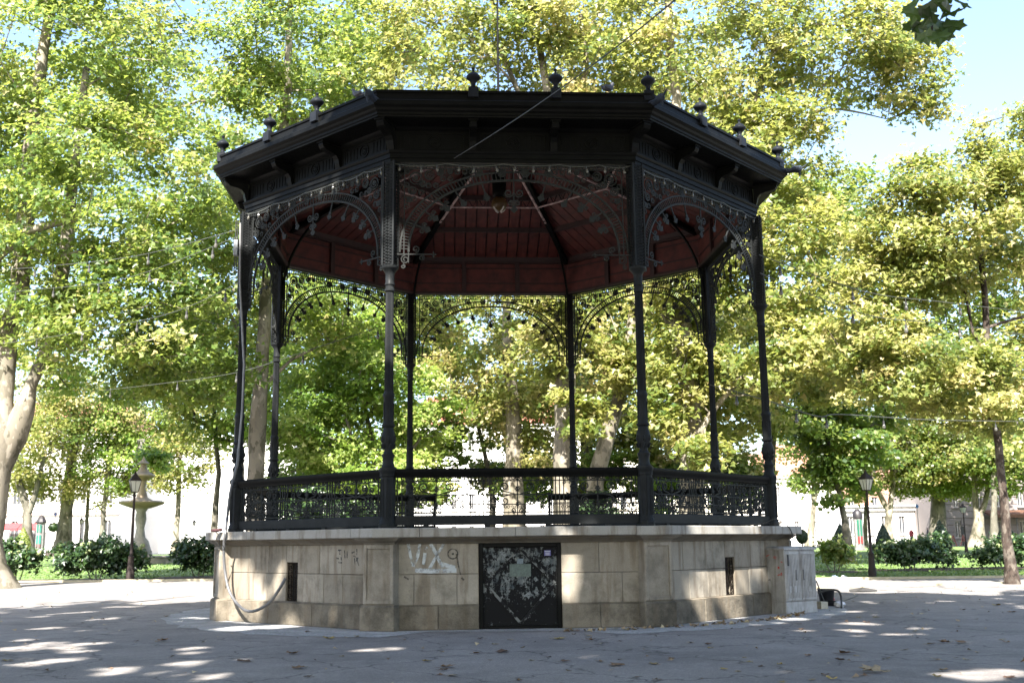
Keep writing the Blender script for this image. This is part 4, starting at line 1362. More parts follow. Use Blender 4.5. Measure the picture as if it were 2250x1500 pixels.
# festoon wires through the trees
FC = M['cord']
mb = MB(); mb.lathe([(-.30, .004), (-.29, .03), (-.25, .045), (-.21, .035), (-.19, .026)], 7); me_fb = mb.mesh('bulb', M['bulb'], True)
mb = MB(); mb.tube([(0, 0, 0), (0, 0, -.10)], .008, 4); mb.lathe([(-.20, .03), (-.10, .026)], 7); me_fs = mb.mesh('socket', M['cord_black'])
def festoon(label, pts, nb_, r=.009, sag=.0):
    P = smooth(pts, 8)
    f = thing('festoon_wire', label, 'festoon wire', P[0], 0, 'festoon wires between bandstand and trees')
    o = Vector(P[0])
    mb = MB(); mb.tube([q - o for q in P], r, 5); mb.build('cord', FC, f)
    for i in range(nb_):
        q = P[int((i + .6) / nb_ * (len(P) - 1))] - o
        put('bulb', me_fb, f, q); put('socket', me_fs, f, q)
festoon('upper festoon wire crossing the left trees above the other wires', [at(-60, 597, 33), at(100, 585, 31), at(300, 562, 28), at(520, 505, 23.4)], 5)
festoon('second festoon wire crossing the left trees, dipping past the forked trunk', [at(-60, 650, 35), at(75, 636, 33), at(270, 613, 29.5), at(522, 520, 23.5)], 6)
festoon('festoon wire sagging over the mid-left foliage to the left column', [at(-40, 760, 37), at(130, 737, 34.5), at(360, 692, 28), at(526, 620, 23.5)], 6)
festoon('low slack festoon wire running behind the left columns', [at(200, 860, 40), at(350, 843, 36), at(520, 818, 31), at(690, 765, 27), at(890, 700, 27)], 5)
festoon('pale slack wire kinking low to the right of the right column', [at(1560, 845, 24), at(1690, 881, 24), at(1797, 914, 25), at(1850, 910, 26), at(2050, 922, 30), at(2290, 926, 34)], 5, .012)
festoon('upper festoon wire crossing the golden tree on the right', [at(1668, 560, 22), at(1900, 640, 24), at(2080, 664, 26), at(2300, 690, 29)], 5)
festoon('second festoon wire through the golden tree, below the upper one', [at(1670, 600, 22), at(1900, 690, 24), at(2080, 711, 25.5), at(2300, 742, 27.5)], 5)

# utility cabinet beside the base
CB0 = Vector((5.62, -3.02, 0))
cab = thing('utility_cabinet', 'grey ribbed utility cabinet with red graffiti standing against the bandstand base', 'cabinet', CB0, R2(38))
w, d_, h = 1.0, .60, 1.30
mt, t, p = nodes('cabinet_grey_paint')
v = world_pos(t)
c = ramp(t, noise(t, 5, 6, .7, v), [(.35, (.25, .245, .24)), (.7, (.36, .355, .345))])
c = mix(t, ramp(t, noise(t, 1, 5, .65, world_pos(t, (9, 9, 1.2))), [(.48, (0, 0, 0)), (.66, (.7,) * 3)]), c, (.12, .105, .09))
t.links.new(c, p.inputs['Base Color']); p.inputs['Roughness'].default_value = .55
M['cabinet'] = mt
mb = MB().block(0, w, .0, .24, .012, d_ - .02, .01); mb.build('plinth', M['cabinet'], cab)
mb = MB().block(0, w, .245, h - .05, .0, d_, .012); mb.build('body', M['cabinet'], cab)
mb = MB()
mb.add([(-.025, -.03, h - .05), (w + .025, -.03, h - .05), (w + .025, d_ + .02, h - .05), (-.025, d_ + .02, h - .05), (-.025, -.03, h - .015), (w + .025, -.03, h - .015), (w + .025, d_ + .02, h - .015), (-.025, d_ + .02, h - .015), (.05, .06, h + .02), (w - .05, .06, h + .02), (w - .05, d_ - .06, h + .02), (.05, d_ - .06, h + .02)],
       [(0, 1, 2, 3)[::-1], (0, 1, 5, 4), (1, 2, 6, 5), (2, 3, 7, 6), (3, 0, 4, 7), (4, 5, 9, 8), (5, 6, 10, 9), (6, 7, 11, 10), (7, 4, 8, 11), (8, 9, 10, 11)])
mb.build('lid', M['cabinet'], cab)
for i in range(2):
    u0 = .03 + i * .475
    mb = MB().block(u0, u0 + .465, .27, h - .075, -.012, .01, .005)
    for j in range(9): mb.box((u0 + .035 + j * .049, -.016, .74), (.017, .012, .86))
    dr = mb.build('door', M['cabinet'], cab)
    mb = MB(); mb.box((u0 + (.30 if i == 0 else .06), -.026, .76), (.024, .016, .20)); mb.sphere((u0 + (.30 if i == 0 else .06), -.03, .67), .017, 8, 6)
    mb.build('handle', simple('handle_metal' + str(i), (.10, .10, .105), .4), dr)
    for uu in ((.09, .24) if i == 0 else (.24,)):
        mb = MB().block(u0 + uu - .035, u0 + uu + .035, .42, .54, -.026, -.01, .004); mb.build('vent_hood', M['cabinet'], dr)
mb = MB(); mb.box((.09, -.026, 1.05), (.045, .006, .22)); mb.build('dark_slot', simple('slot_black', (.01, .01, .012), .6), cab)
mb = MB()
rgx = random.Random(8)
def scribble(mb, y, z, s, n):
    pts = [(y + rgx.uniform(-s, s), z + rgx.uniform(-s * .6, s * .6)) for _ in range(n)]
    for i in range(n - 1):
        (a, b), (c_, e) = pts[i], pts[i + 1]
        mb.tube([(-.003, a, b), (-.003, c_, e)], .006, 4, cap=False)
for y, z, s, n in ((.12, .78, .06, 8), (.17, .90, .05, 5), (.06, 1.02, .03, 5), (.40, 1.13, .06, 6), (.22, 1.10, .05, 4)): scribble(mb, y, z, s, n)
mb.build('red_graffiti', simple('red_spray', (.48, .04, .035), .7, .3, 10), cab)
mb = MB(); scribble(mb, .40, .66, .05, 8); mb.build('grey_graffiti', simple('grey_spray', (.12, .11, .11), .7), cab)

# wire from the coping to the cabinet
mb = MB(); mb.tube(smooth([at(1620, 1155, 21.7), at(1680, 1148, 21.6), at(1705, 1140, 21.5), at(1735, 1160, 21.8), at(1746, 1195, 22.2)]), .010, 5)
tag(mb.build('loose_cable', M['cord_black']), 'black cable looping off the coping down to the grey utility cabinet', 'cable')

# things dumped beside the cabinet
BX = bpy.data.objects
def gp(px, py):
    """ground point seen at a pixel"""
    a = at(px, py, 10) - CAM
    s_ = -CAM.z / a.z
    return CAM + a * s_
q = gp(1806, 1337); mb = MB().block(-.10, .10, 0, .15, -.09, .09, .008)
tag(mb.build('small_box', simple('beige_box', (.34, .31, .24), .7, .2, 8), None, False, q, .5), 'small beige box lying at the foot of the utility cabinet', 'box')
q = gp(1824, 1330)
bw = thing('black_bucket', 'black bucket resting in a shallow tray beside the utility cabinet', 'bucket', q)
bm_ = simple('black_plastic', (.012, .012, .014), .35)
mb = MB(); mb.lathe([(0, .20), (.05, .27), (.09, .30), (.095, .28), (.05, .25), (.03, .18)], 18); mb.build('tray', bm_, bw, True)
mb = MB(); mb.lathe([(.10, .15), (.34, .19), (.35, .20), (.36, .19), (.34, .175), (.14, .14)], 18, (-.02, .18, 0)); mb.build('pail', bm_, bw, True)
for nm, col, px, py, lab, r_ in (('red_can', (.30, .02, .025), 1829, 1318, 'crushed red can lying on the black tray beside the cabinet', .05), ('white_bag', (.5, .5, .52), 1846, 1324, 'crumpled white plastic bag lying by the black tray', .09)):
    q = gp(px, py + 10)
    mb = MB()
    mb.ball((0, 0, .16), r_ * 1.3, r_, r_ * .8, 9, 6)
    for i in range(len(mb.v)):
        x, y, z = mb.v[i]; k_ = 1 + rgx.uniform(-.2, .2); mb.v[i] = (x * k_, y * k_, .16 + (z - .16) * k_ - (.16 - r_ * .75 if nm == 'white_bag' else 0.03))
    tag(mb.build(nm, simple(nm + '_mat', col, .5, .2, 20), None, False, q), lab, 'can' if 'can' in nm else 'bag')
mb = MB()
mb.tube(smooth([gp(1800, 1335) + Vector((0, 0, .30)), gp(1806, 1335) + Vector((0, 0, .34)), gp(1830, 1335) + Vector((0, 0, .38)), gp(1846, 1335) + Vector((0, 0, .34)), gp(1850, 1335) + Vector((0, 0, .17)), gp(1849, 1337) + Vector((0, 0, .03))]), .022, 6)
mb.tube(smooth([gp(1796, 1330) + Vector((0, 0, .55)), gp(1800, 1330) + Vector((0, 0, .45)), gp(1807, 1332) + Vector((0, 0, .25)), gp(1815, 1334) + Vector((0, 0, .05))]), .014, 5)
mb.tube(smooth([gp(1835, 1325), gp(1860, 1318), gp(1885, 1308)]), .014, 5)
tag(mb.build('black_cable', M['cord_black']), 'thick black cable arching over the bucket beside the cabinet', 'cable')
q = gp(1895, 1299); mb = MB()
mb.add([(-.42, -.22, .01), (-.1, -.30, .03), (.35, -.2, .02), (.45, .1, .04), (.05, .26, .11), (-.35, .12, .05), (0, 0, .13)], [(0, 1, 6), (1, 2, 6), (2, 3, 6), (3, 4, 6), (4, 5, 6), (5, 0, 6)])
tag(mb.build('dark_mat', simple('dark_cloth', (.03, .028, .026), .9), None, False, q), 'dark crumpled mat lying on the paving near the right lawn', 'mat')
for px, py, lab, col in ((1830, 1269, 'small blue and white wrapper on the right lawn edge', (.25, .32, .45)), (1850, 1270, 'small white litter scrap on the right lawn edge', (.55, .55, .55))):
    q = ground_at(px, 41.5); mb = MB(); mb.add([(-.12, -.05, .03), (.12, -.06, .03), (.14, .06, .06), (-.1, .05, .10), (0, 0, .12)], [(0, 1, 4), (1, 2, 4), (2, 3, 4), (3, 0, 4)])
    tag(mb.build('litter', simple('litter_' + str(px), col, .6), None, False, q), lab, 'litter')
q = gp(1908, 1481); mb = MB()

# fallen leaves: the largest lie one by one
fl_mats = [simple('dry_brown_leaf', (.13, .075, .036), .8, .4, 30), simple('pale_dry_leaf', (.24, .19, .12), .8, .3, 30), simple('dark_dry_leaf', (.07, .038, .022), .8, .4, 30), simple('yellow_leaf', (.23, .17, .055), .8, .3, 30)]
rl = random.Random(77)
def fallen_leaf_mesh(i):
    out = []
    lobes = [(0, 0), (.30, -.05), (.55, .22), (.30, .34), (.46, .68), (.20, .62), (.02, 1.0), (-.18, .60), (-.46, .70), (-.30, .34), (-.52, .20), (-.28, -.04)]
    vs = [(0, .40, .04)]
    for x, y in lobes:
        k_ = rl.uniform(.85, 1.1)
        vs.append((x * k_, y * k_, .04 + rl.uniform(.0, .30) * (abs(x) + abs(y - .4)) * 1.0))
    n = len(lobes)
    fs = [(0, 1 + j, 1 + (j + 1) % n) for j in range(n)]
    mb = MB(); mb.add([(x, y - .4, z) for x, y, z in vs], fs)
    mb.tube([(0, -.4, .05), (.03, -.62, .02), (.0, -.85, .06)], .012, 3)
    return mb.mesh('fallen_leaf', fl_mats[i % 4])
fmes = [fallen_leaf_mesh(i) for i in range(12)]
FLAB = ['dry brown plane leaf fallen on the shaded asphalt', 'pale dry leaf fallen on the shaded asphalt', 'dark curled leaf fallen on the shaded asphalt', 'yellowed leaf fallen on the shaded asphalt']
def drop(px, py, i, s):
    q = gp(px, py)
    if math.hypot(q.x, q.y) < 6.75: return
    o = put('fallen_leaf', fmes[i], None, (q.x, q.y, .006), rl.uniform(0, 6.28))
    o.scale = (s, s, s * rl.uniform(.6, 1.3))
    tag(o, FLAB[i % 4], 'leaf', ('brown', 'pale', 'dark', 'yellow')[i % 4] + ' leaves fallen on the asphalt')
q = gp(1911, 1476); o = put('fallen_leaf', fmes[1], None, (q.x, q.y, .006), 1.2); o.scale = (.27, .27, .35); tag(o, 'large pale folded leaf at the lower right, the biggest on the asphalt', 'leaf')
for px, py, i in ((985, 1466, 0), (1355, 1462, 4), (645, 1437, 0), (1105, 1433, 2), (540, 1453, 2), (360, 1408, 0), (725, 1403, 3), (655, 1468, 0), (1860, 1436, 8), (2070, 1412, 0), (2190, 1330, 3), (2115, 1413, 4), (2225, 1345, 0), (1300, 1407, 0), (1230, 1403, 7)):
    drop(px, py, i, .20)
for i in range(95):
    px = rl.uniform(0, 2250) if rl.random() < .3 else rl.uniform(900, 2250)
    py = 1330 + 170 * rl.random() ** .8
    drop(px, py, rl.randrange(12), rl.uniform(.06, .14))
rs = np.random.RandomState(4)
n = 1100
a = rs.uniform(0, 2 * np.pi, n)
xx = rs.uniform(-24, 26, n); yy = rs.uniform(-14, 12, n)
ok = np.hypot(xx, yy) > 6.7
pos = np.stack([xx, yy, np.full(n, .018)], 1)[ok]
nr = np.stack([rs.normal(0, .3, len(pos)), rs.normal(0, .3, len(pos)), np.ones(len(pos))], 1)
mt, t, p = nodes('litter_leaf')
at_ = N(t, 'ShaderNodeAttribute', attribute_name='tone')
t.links.new(ramp(t, at_.outputs['Fac'], [(0, (.08, .05, .03)), (.5, (.22, .15, .08)), (1, (.36, .30, .18))]), p.inputs['Base Color'])
tag(put('fallen_leaves', leaf_mesh('fallen_leaves', pos, nr, rs.uniform(.03, .10, len(pos)), rs.rand(len(pos)), mt, rs)), kind='stuff')
# drifts of leaves against the base, right of the front
mb = MB()
n = 160
aa = rs.uniform(-1.45, -.35, n); rr_ = rs.uniform(6.45, 6.75, n)
pos = np.stack([rr_ * np.cos(aa), rr_ * np.sin(aa), np.full(n, .02)], 1)
nr = np.stack([rs.normal(0, .5, n), rs.normal(0, .5, n), np.ones(n)], 1)
tag(put('fallen_leaves', leaf_mesh('fallen_leaves', pos, nr, rs.uniform(.05, .13, n), rs.rand(n), mt, rs)), kind='stuff')

# ------------------------------------------------------------------ trees
def top(stem, *more): return stem + list(more)
GT = 'plane trees round the bandstand'
# left, big forked trunk at the picture's edge
d = 41
s1 = stem_px([(-32, 1285, 92), (-30, 1190, 70), (-20, 1060, 74), (0, 975, 76), (8, 880, 46), (22, 710, 40), (44, 640, 40), (50, 540, 40), (54, 480, 38), (68, 330, 32), (95, 120, 26), (120, -60, 18)], d)
s2 = stem_px([(-16, 1075, 40), (2, 1015, 56), (26, 960, 60), (52, 905, 46), (68, 848, 28), (108, 752, 27), (127, 656, 32), (147, 544, 30), (152, 480, 26), (170, 330, 20), (190, 150, 15)], d, False)
s3 = stem_px([(-60, 640, 24, 40), (0, 556, 24, 39.5), (64, 508, 22, 39), (120, 488, 18, 38.5), (190, 480, 10, 38)], d, False)
grow('plane_tree', 'huge pale forked plane tree at the left edge of the lawn', [s1, s2, s3],
     [C(90, 120, 40, 6.2, 4.5, 4.6, 80, 120, 1.0), C(250, 420, 39, 4.2, 3.2, 3.6, 46, 120, .95), C(60, 620, 40, 3.4, 2.6, 2.4, 20, 110, .9), C(260, 690, 39, 3.8, 2.4, 2.4, 30, 120, .9), C(-60, 350, 40, 4, 3.5, 4.5, 36, 110, 1.0)],
     M['leaf_green'], M['bark'], 3, GT, .20)
d = 46
s1 = stem_px([(566, 1180, 46), (560, 1060, 38), (566, 930, 36), (574, 820, 30), (583, 660, 27), (602, 470, 22), (618, 330, 20), (632, 200, 19), (636, 60, 15), (640, -60, 10)], d)
s2 = stem_px([(560, 840, 12), (530, 740, 10), (470, 620, 7)], d, False)
s3 = stem_px([(576, 850, 11), (640, 790, 7), (690, 766, 4)], d + .3, False)
grow('plane_tree', 'slim pale plane tree seen behind the two left columns', [s1, s2, s3],
     [C(650, 120, 46, 4.6, 3.6, 4.6, 62, 120, 1.0), C(430, 560, 44, 3.0, 2.6, 3.0, 30, 120, .9), C(400, 780, 43, 3.2, 2.4, 2.2, 26, 125, .9), C(700, 640, 45, 2.6, 2.2, 2.4, 18, 110, .9), C(330, 150, 47, 3.2, 2.6, 4.0, 26, 105, 1.0)],
     M['leaf_green'], M['bark'], 5, GT, .21)
d = 43
s1 = stem_px([(1234, 1180, 52), (1238, 1060, 44), (1240, 930, 42), (1238, 800, 36), (1228, 640, 33), (1222, 480, 28), (1215, 300, 22), (1195, 150, 17), (1170, 20, 13), (1160, -60, 9)], d)
s2 = stem_px([(1222, 420, 16), (1150, 230, 12), (1095, 100, 10), (1080, -20, 8)], d, False)
s3 = stem_px([(1218, 330, 14), (1290, 150, 11), (1275, 30, 9)], d, False)
grow('plane_tree', 'tall cream-barked plane tree straight behind the bandstand', [s1, s2, s3],
     [C(1010, 80, 44, 4.2, 3.4, 4.2, 50, 115, 1.0), C(1280, 60, 43, 4.0, 3.2, 4.2, 46, 115, 1.0), C(1240, 760, 42, 1.5, 1.2, 1.5, 12, 110, .7), C(1215, 650, 41, 1.6, 1, 1.2, 12, 105, .7), C(1275, 900, 41.5, 1.1, .8, 1.0, 8, 100, .6), C(1150, 700, 46, 3.2, 2.6, 2.6, 20, 115, .95), C(1120, 330, 45, 5, 3, 3, 24, 110, 1.0)],
     M['leaf_gold'], M['bark'], 7, GT, .21, bias=-.0)
d = 47
s1 = stem_px([(1285, 1190, 44), (1310, 1050, 38), (1340, 940, 34), (1362, 870, 30), (1380, 780, 26), (1400, 640, 20), (1420, 480, 15)], d)
grow('plane_tree', 'plane tree leaning right between the two right-hand inner columns', [s1],
     [C(1390, 720, 47, 3.2, 2.6, 3.0, 30, 120, .9), C(1420, 460, 48, 3.6, 3.0, 3.4, 30, 110, 1.0), C(1330, 880, 50, 2.6, 2.0, 1.8, 14, 110, .8), C(1380, 800, 46, 1.6, 1.2, 1.4, 14, 110, .7)],
     M['leaf_gold'], M['bark'], 11, GT, .20, bias=.04)
d = 42
s1 = stem_px([(1522, 1190, 66), (1520, 1060, 56), (1518, 930, 52), (1512, 820, 44), (1500, 700, 36), (1500, 560, 30), (1490, 380, 26), (1486, 210, 22), (1474, 110, 20), (1464, -40, 16)], d)
s2 = stem_px([(1519, 900, 30), (1512, 820, 32), (1490, 740, 28), (1462, 680, 24), (1430, 560, 18), (1400, 400, 12)], d - .3, False)
s3 = stem_px([(1519, 1000, 20), (1548, 930, 15), (1575, 890, 13), (1612, 848, 12), (1645, 805, 11), (1682, 770, 10), (1760, 690, 8), (1800, 620, 6)], d - .8, False)
s4 = stem_px([(1500, 420, 22), (1560, 320, 20), (1640, 265, 18), (1664, 215, 15), (1690, 130, 12), (1760, 20, 9)], d - .3, False)
s5 = stem_px([(1640, 265, 14), (1720, 282, 12), (1762, 290, 11), (1780, 262, 10), (1800, 242, 9), (1850, 240, 6), (1900, 250, 4), (1950, 262, 2)], d - .5, False)
s6 = stem_px([(1768, 292, 9), (1800, 200, 7), (1830, 160, 5)], d - .5, False)
grow('plane_tree', 'large yellowing plane tree spreading above the right of the bandstand roof', [s1, s2, s3, s4, s5, s6],
     [C(1560, 90, 42, 4.6, 3.4, 4.0, 60, 115, 1.0), C(1830, 110, 41, 3.6, 3.0, 3.3, 50, 110, .95), C(2000, 170, 41, 2.0, 1.8, 2.2, 20, 100, .8), C(1690, 330, 41, 2.8, 2.4, 2.2, 30, 115, .9), C(1740, 560, 40, 3.0, 2.4, 3.2, 40, 120, .9), C(1760, 790, 39, 2.4, 2.0, 2.0, 26, 120, .8), C(1500, 800, 41, 1.6, 1.2, 1.5, 16, 110, .7), C(1535, 985, 40, 1.1, .8, .8, 8, 100, .6), C(1470, 900, 40.5, 1.2, .8, 1.1, 9, 100, .65), C(1500, 590, 41, 2.2, 1.4, 1.8, 22, 110, .8), C(1520, 760, 44, 2.6, 2.2, 2.6, 20, 110, .9), C(1620, 900, 43, 2.0, 1.8, 1.5, 14, 110, .8)],
     M['leaf_gold'], M['bark'], 13, GT, .20)
d = 35
s1 = stem_px([(2224, 1278, 24), (2212, 1190, 21), (2203, 1080, 18), (2194, 980, 17), (2182, 880, 15), (2172, 780, 14), (2164, 650, 14), (2150, 520, 10), (2140, 420, 7)], d)
s2 = stem_px([(2176, 790, 9), (2138, 730, 7), (2120, 640, 5)], d, False)
s3 = stem_px([(2168, 720, 8), (2230, 700, 6), (2290, 690, 4)], d, False)
grow('linden_tree', 'dark-trunked tree with a golden crown at the right edge', [s1, s2, s3],
     [C(2120, 480, 35, 3.4, 2.6, 2.6, 66, 150, .75), C(2230, 330, 35, 1.8, 2.0, 1.6, 22, 130, .7), C(1990, 560, 35, 1.9, 2.0, 1.9, 28, 140, .7), C(2010, 800, 35, 2.6, 2.2, 1.8, 38, 140, .7), C(2180, 860, 35, 2.2, 2.0, 1.7, 28, 130, .7), C(1900, 700, 35.5, 1.6, 1.6, 1.8, 18, 130, .7)],
     M['leaf_gold'], M['bark_dark'], 17, None, .16, bias=.02)
# young bright tree behind the left bay
d = 50
s1 = stem_px([(850, 1190, 20), (835, 1060, 16), (815, 960, 12), (800, 880, 9), (790, 780, 6)], d)
s2 = stem_px([(838, 1070, 11), (890, 1010, 9), (925, 960, 6)], d, False)
grow('maple_tree', 'young bright green tree with thin brown stems behind the left bay', [s1, s2],
     [C(770, 800, 49, 3.0, 2.6, 3.0, 50, 130, .85), C(720, 940, 48, 2.6, 2.2, 1.8, 28, 130, .8), C(900, 900, 50, 2.2, 2.0, 2.2, 24, 120, .8), C(850, 1040, 47, 2.2, 1.8, 1.0, 16, 110, .7), C(680, 1040, 50, 2.0, 1.8, 1.4, 14, 110, .7)],
     M['leaf_fresh'], M['bark_grey'], 19, None, .19, bias=.15)
d = 52
s1 = stem_px([(1126, 1190, 52), (1128, 1100, 46), (1130, 1000, 40), (1125, 880, 32), (1115, 760, 24), (1110, 600, 16)], d)
grow('plane_tree', 'stout ochre-trunked plane tree seen through the front railing', [s1],
     [C(1120, 830, 53, 4.0, 2.8, 2.8, 40, 115, .95), C(1010, 760, 55, 3.4, 2.6, 3.0, 24, 110, .95), C(1180, 990, 53, 2.2, 2.0, 1.2, 14, 110, .8), C(1200, 560, 55, 4, 3, 3, 24, 105, 1.0)],
     M['leaf_gold'], M['bark'], 23, GT, .20, bias=.04)
s1 = stem_px([(1080, 1190, 16), (1083, 1100, 14), (1070, 1020, 11), (1050, 930, 8), (1040, 860, 5)], 58)
grow('young_tree', 'thin grey tree in front of the white building behind the railing', [s1], [C(1050, 900, 58, 2.6, 2.0, 2.0, 18, 90, .8)], M['leaf_green'], M['bark_grey'], 29, None, .22)
s1 = stem_px([(1292, 1190, 36), (1290, 1050, 30), (1288, 930, 26), (1286, 800, 20), (1300, 640, 14)], 60)
grow('plane_tree', 'darker plane tree standing behind the leaning one', [s1], [C(1400, 860, 60, 4.5, 3, 3.2, 40, 100, 1.0), C(1280, 640, 60, 5, 3, 4.5, 36, 100, 1.1), C(1500, 560, 60, 4.5, 3, 4.5, 36, 100, 1.1)], M['leaf_green'], M['bark_grey'], 31, GT, .24, bias=.2)

# middle and far trees: (pixel, distance, trunk width, lean, crown list, label, ...)
def far_tree(label, px, d, w, pts, crowns, mat, bark, seed, leaf=.27, sl=True, bias=0.0, name='plane_tree', group='far plane trees round the lawns', q=1.0):
    d *= q
    leaf *= .86
    crowns = [(x, y, dd * q, rx * q, ry * q, rz * q, k, nl, sp * q) for x, y, dd, rx, ry, rz, k, nl, sp in crowns]
    st = [stem_px([(px, 1195, w * 1.3)] + [(x, y, ww) for x, y, ww in pts[0]], d)] + [stem_px(q, d, False) for q in pts[1:]]
    return grow(name, label, st, [C(x, y, dd, rx, ry, rz, k, nl, sp) for x, y, dd, rx, ry, rz, k, nl, sp in crowns], M[mat], M[bark], seed, group, leaf, sl, bias=bias, tip=.03)
far_tree('far twin-stemmed tree behind the golden topiary cone', 62, 72, 22, [[(60, 1120, 18), (42, 1060, 15), (30, 990, 11)], [(64, 1125, 14), (84, 1060, 11), (96, 1000, 8)]],
         [(60, 960, 72, 3.6, 3, 2.4, 26, 90, 1.1), (20, 1040, 72, 2.6, 2, 1.6, 14, 80, .9), (150, 900, 74, 4, 3, 2.8, 26, 90, 1.1)], 'leaf_gold', 'bark_grey', 41, q=1.3)
far_tree('far thick pale plane tree left of the hydrangea bushes', 138, 82, 30, [[(146, 1120, 27), (152, 1070, 26), (160, 980, 20), (165, 880, 14)]],
         [(170, 960, 82, 5, 3, 3.0, 34, 95, 1.2), (230, 870, 80, 5, 3, 3.6, 34, 95, 1.2), (90, 880, 84, 5, 3, 3, 26, 90, 1.2)], 'leaf_gold', 'bark', 43, bias=.06, q=1.22)
far_tree('far slim plane tree beside the lamp and fountain', 222, 78, 12, [[(228, 1110, 10), (236, 1050, 9), (250, 980, 7)], [(228, 1100, 7), (250, 1060, 6), (268, 1020, 4)]],
         [(250, 1010, 78, 3.0, 2.2, 2.2, 26, 90, .9), (345, 1010, 62, 1.0, .5, .8, 9, 70, .5), (280, 920, 79, 4, 3, 2.6, 26, 90, 1.1)], 'leaf_fresh', 'bark_grey', 47, q=1.25)
far_tree('far pale slender plane tree right of the fountain', 386, 84, 13, [[(390, 1130, 12), (392, 1080, 11), (396, 1000, 8)]],
         [(400, 1010, 84, 3.6, 2.6, 2.8, 34, 90, 1.0), (430, 930, 84, 4.2, 3, 2.6, 26, 90, 1.1), (330, 960, 86, 3.4, 3, 2.4, 22, 90, 1.1)], 'leaf_gold', 'bark', 53, q=1.18)
far_tree('far tree filling the gap above the left lawn', 470, 66, 16, [[(474, 1110, 13), (480, 1040, 11), (470, 900, 9)]],
         [(470, 880, 64, 4.0, 3, 3.0, 36, 95, 1.0), (360, 830, 66, 4, 3, 2.6, 30, 95, 1.0), (520, 700, 66, 4.5, 3, 4, 34, 95, 1.1)], 'leaf_green', 'bark_grey', 59, bias=.1)
far_tree('far tree with a thin pale forked stem behind the right end of the coping', 1776, 72, 12, [[(1783, 1150, 13), (1790, 1100, 11), (1784, 1020, 8)], [(1788, 1110, 8), (1798, 1060, 7), (1800, 1000, 5)]],
         [(1790, 960, 72, 3.4, 2.6, 2.6, 34, 90, 1.0), (1760, 870, 74, 4.5, 3, 3, 30, 90, 1.1), (1780, 1060, 72, 1.5, 1.4, 1.2, 8, 70, .7)], 'leaf_green', 'bark', 61, bias=-.08, q=1.28)
far_tree('dark tree leaning left above the right shrubs', 1862, 62, 17, [[(1856, 1140, 14), (1844, 1080, 12), (1826, 1010, 10), (1816, 940, 8)]],
         [(1840, 960, 62, 3.4, 2.6, 2.4, 40, 95, .9), (1880, 850, 63, 4.4, 3, 2.8, 36, 95, 1.0), (1850, 1060, 62, 1.8, 1.4, 1.2, 10, 80, .7)], 'leaf_green', 'bark_grey', 67, bias=-.14)
far_tree('forked plane tree between the right lamp and the thick trunk', 1950, 74, 18, [[(1952, 1150, 15), (1955, 1118, 15)], [(1955, 1125, 12), (1935, 1090, 11), (1918, 1050, 9), (1915, 990, 7)], [(1956, 1125, 12), (1962, 1070, 10), (1970, 1010, 9), (1985, 940, 6)]],
         [(1940, 970, 74, 3.8, 3, 2.6, 40, 95, 1.0), (2010, 1030, 74, 2.4, 2, 1.6, 18, 90, .8), (1900, 1060, 74, 1.8, 1.6, 1.0, 10, 80, .7), (1960, 840, 75, 5, 3, 3, 34, 90, 1.1)], 'leaf_gold', 'bark', 71, bias=-.12, q=1.25)
far_tree('thick grey plane trunk behind the middle topiary cone', 2062, 78, 33, [[(2062, 1130, 32), (2060, 1060, 28), (2056, 960, 20)]],
         [(2070, 960, 78, 5, 3, 3, 46, 95, 1.1), (2060, 1045, 77, 2.4, 2, 1.4, 16, 90, .8), (2100, 860, 78, 5.5, 3, 3, 38, 90, 1.2)], 'leaf_green', 'bark_grey', 73, bias=-.08, q=1.2)
far_tree('sunlit forked plane tree in front of the stone building', 2148, 72, 24, [[(2150, 1150, 22), (2149, 1125, 20)], [(2147, 1130, 13), (2142, 1090, 12), (2140, 1030, 9)], [(2152, 1130, 13), (2166, 1100, 11), (2172, 1050, 9), (2176, 980, 7)]],
         [(2150, 1000, 72, 3.4, 2.6, 2.2, 34, 95, .9), (2130, 900, 73, 4.5, 3, 3, 34, 95, 1.0), (2240, 900, 72, 4, 3, 3.4, 30, 90, 1.0)], 'leaf_gold', 'bark', 79, bias=-.1, q=1.25)
far_tree('grey plane trunk just left of the dark-barked tree', 2184, 70, 15, [[(2184, 1120, 13), (2184, 1050, 12), (2190, 960, 9)]], [(2230, 1010, 70, 2.6, 2.2, 2.0, 24, 90, .9), (2200, 800, 71, 5, 3, 3.2, 36, 90, 1.1)], 'leaf_green', 'bark_grey', 83, q=1.25)
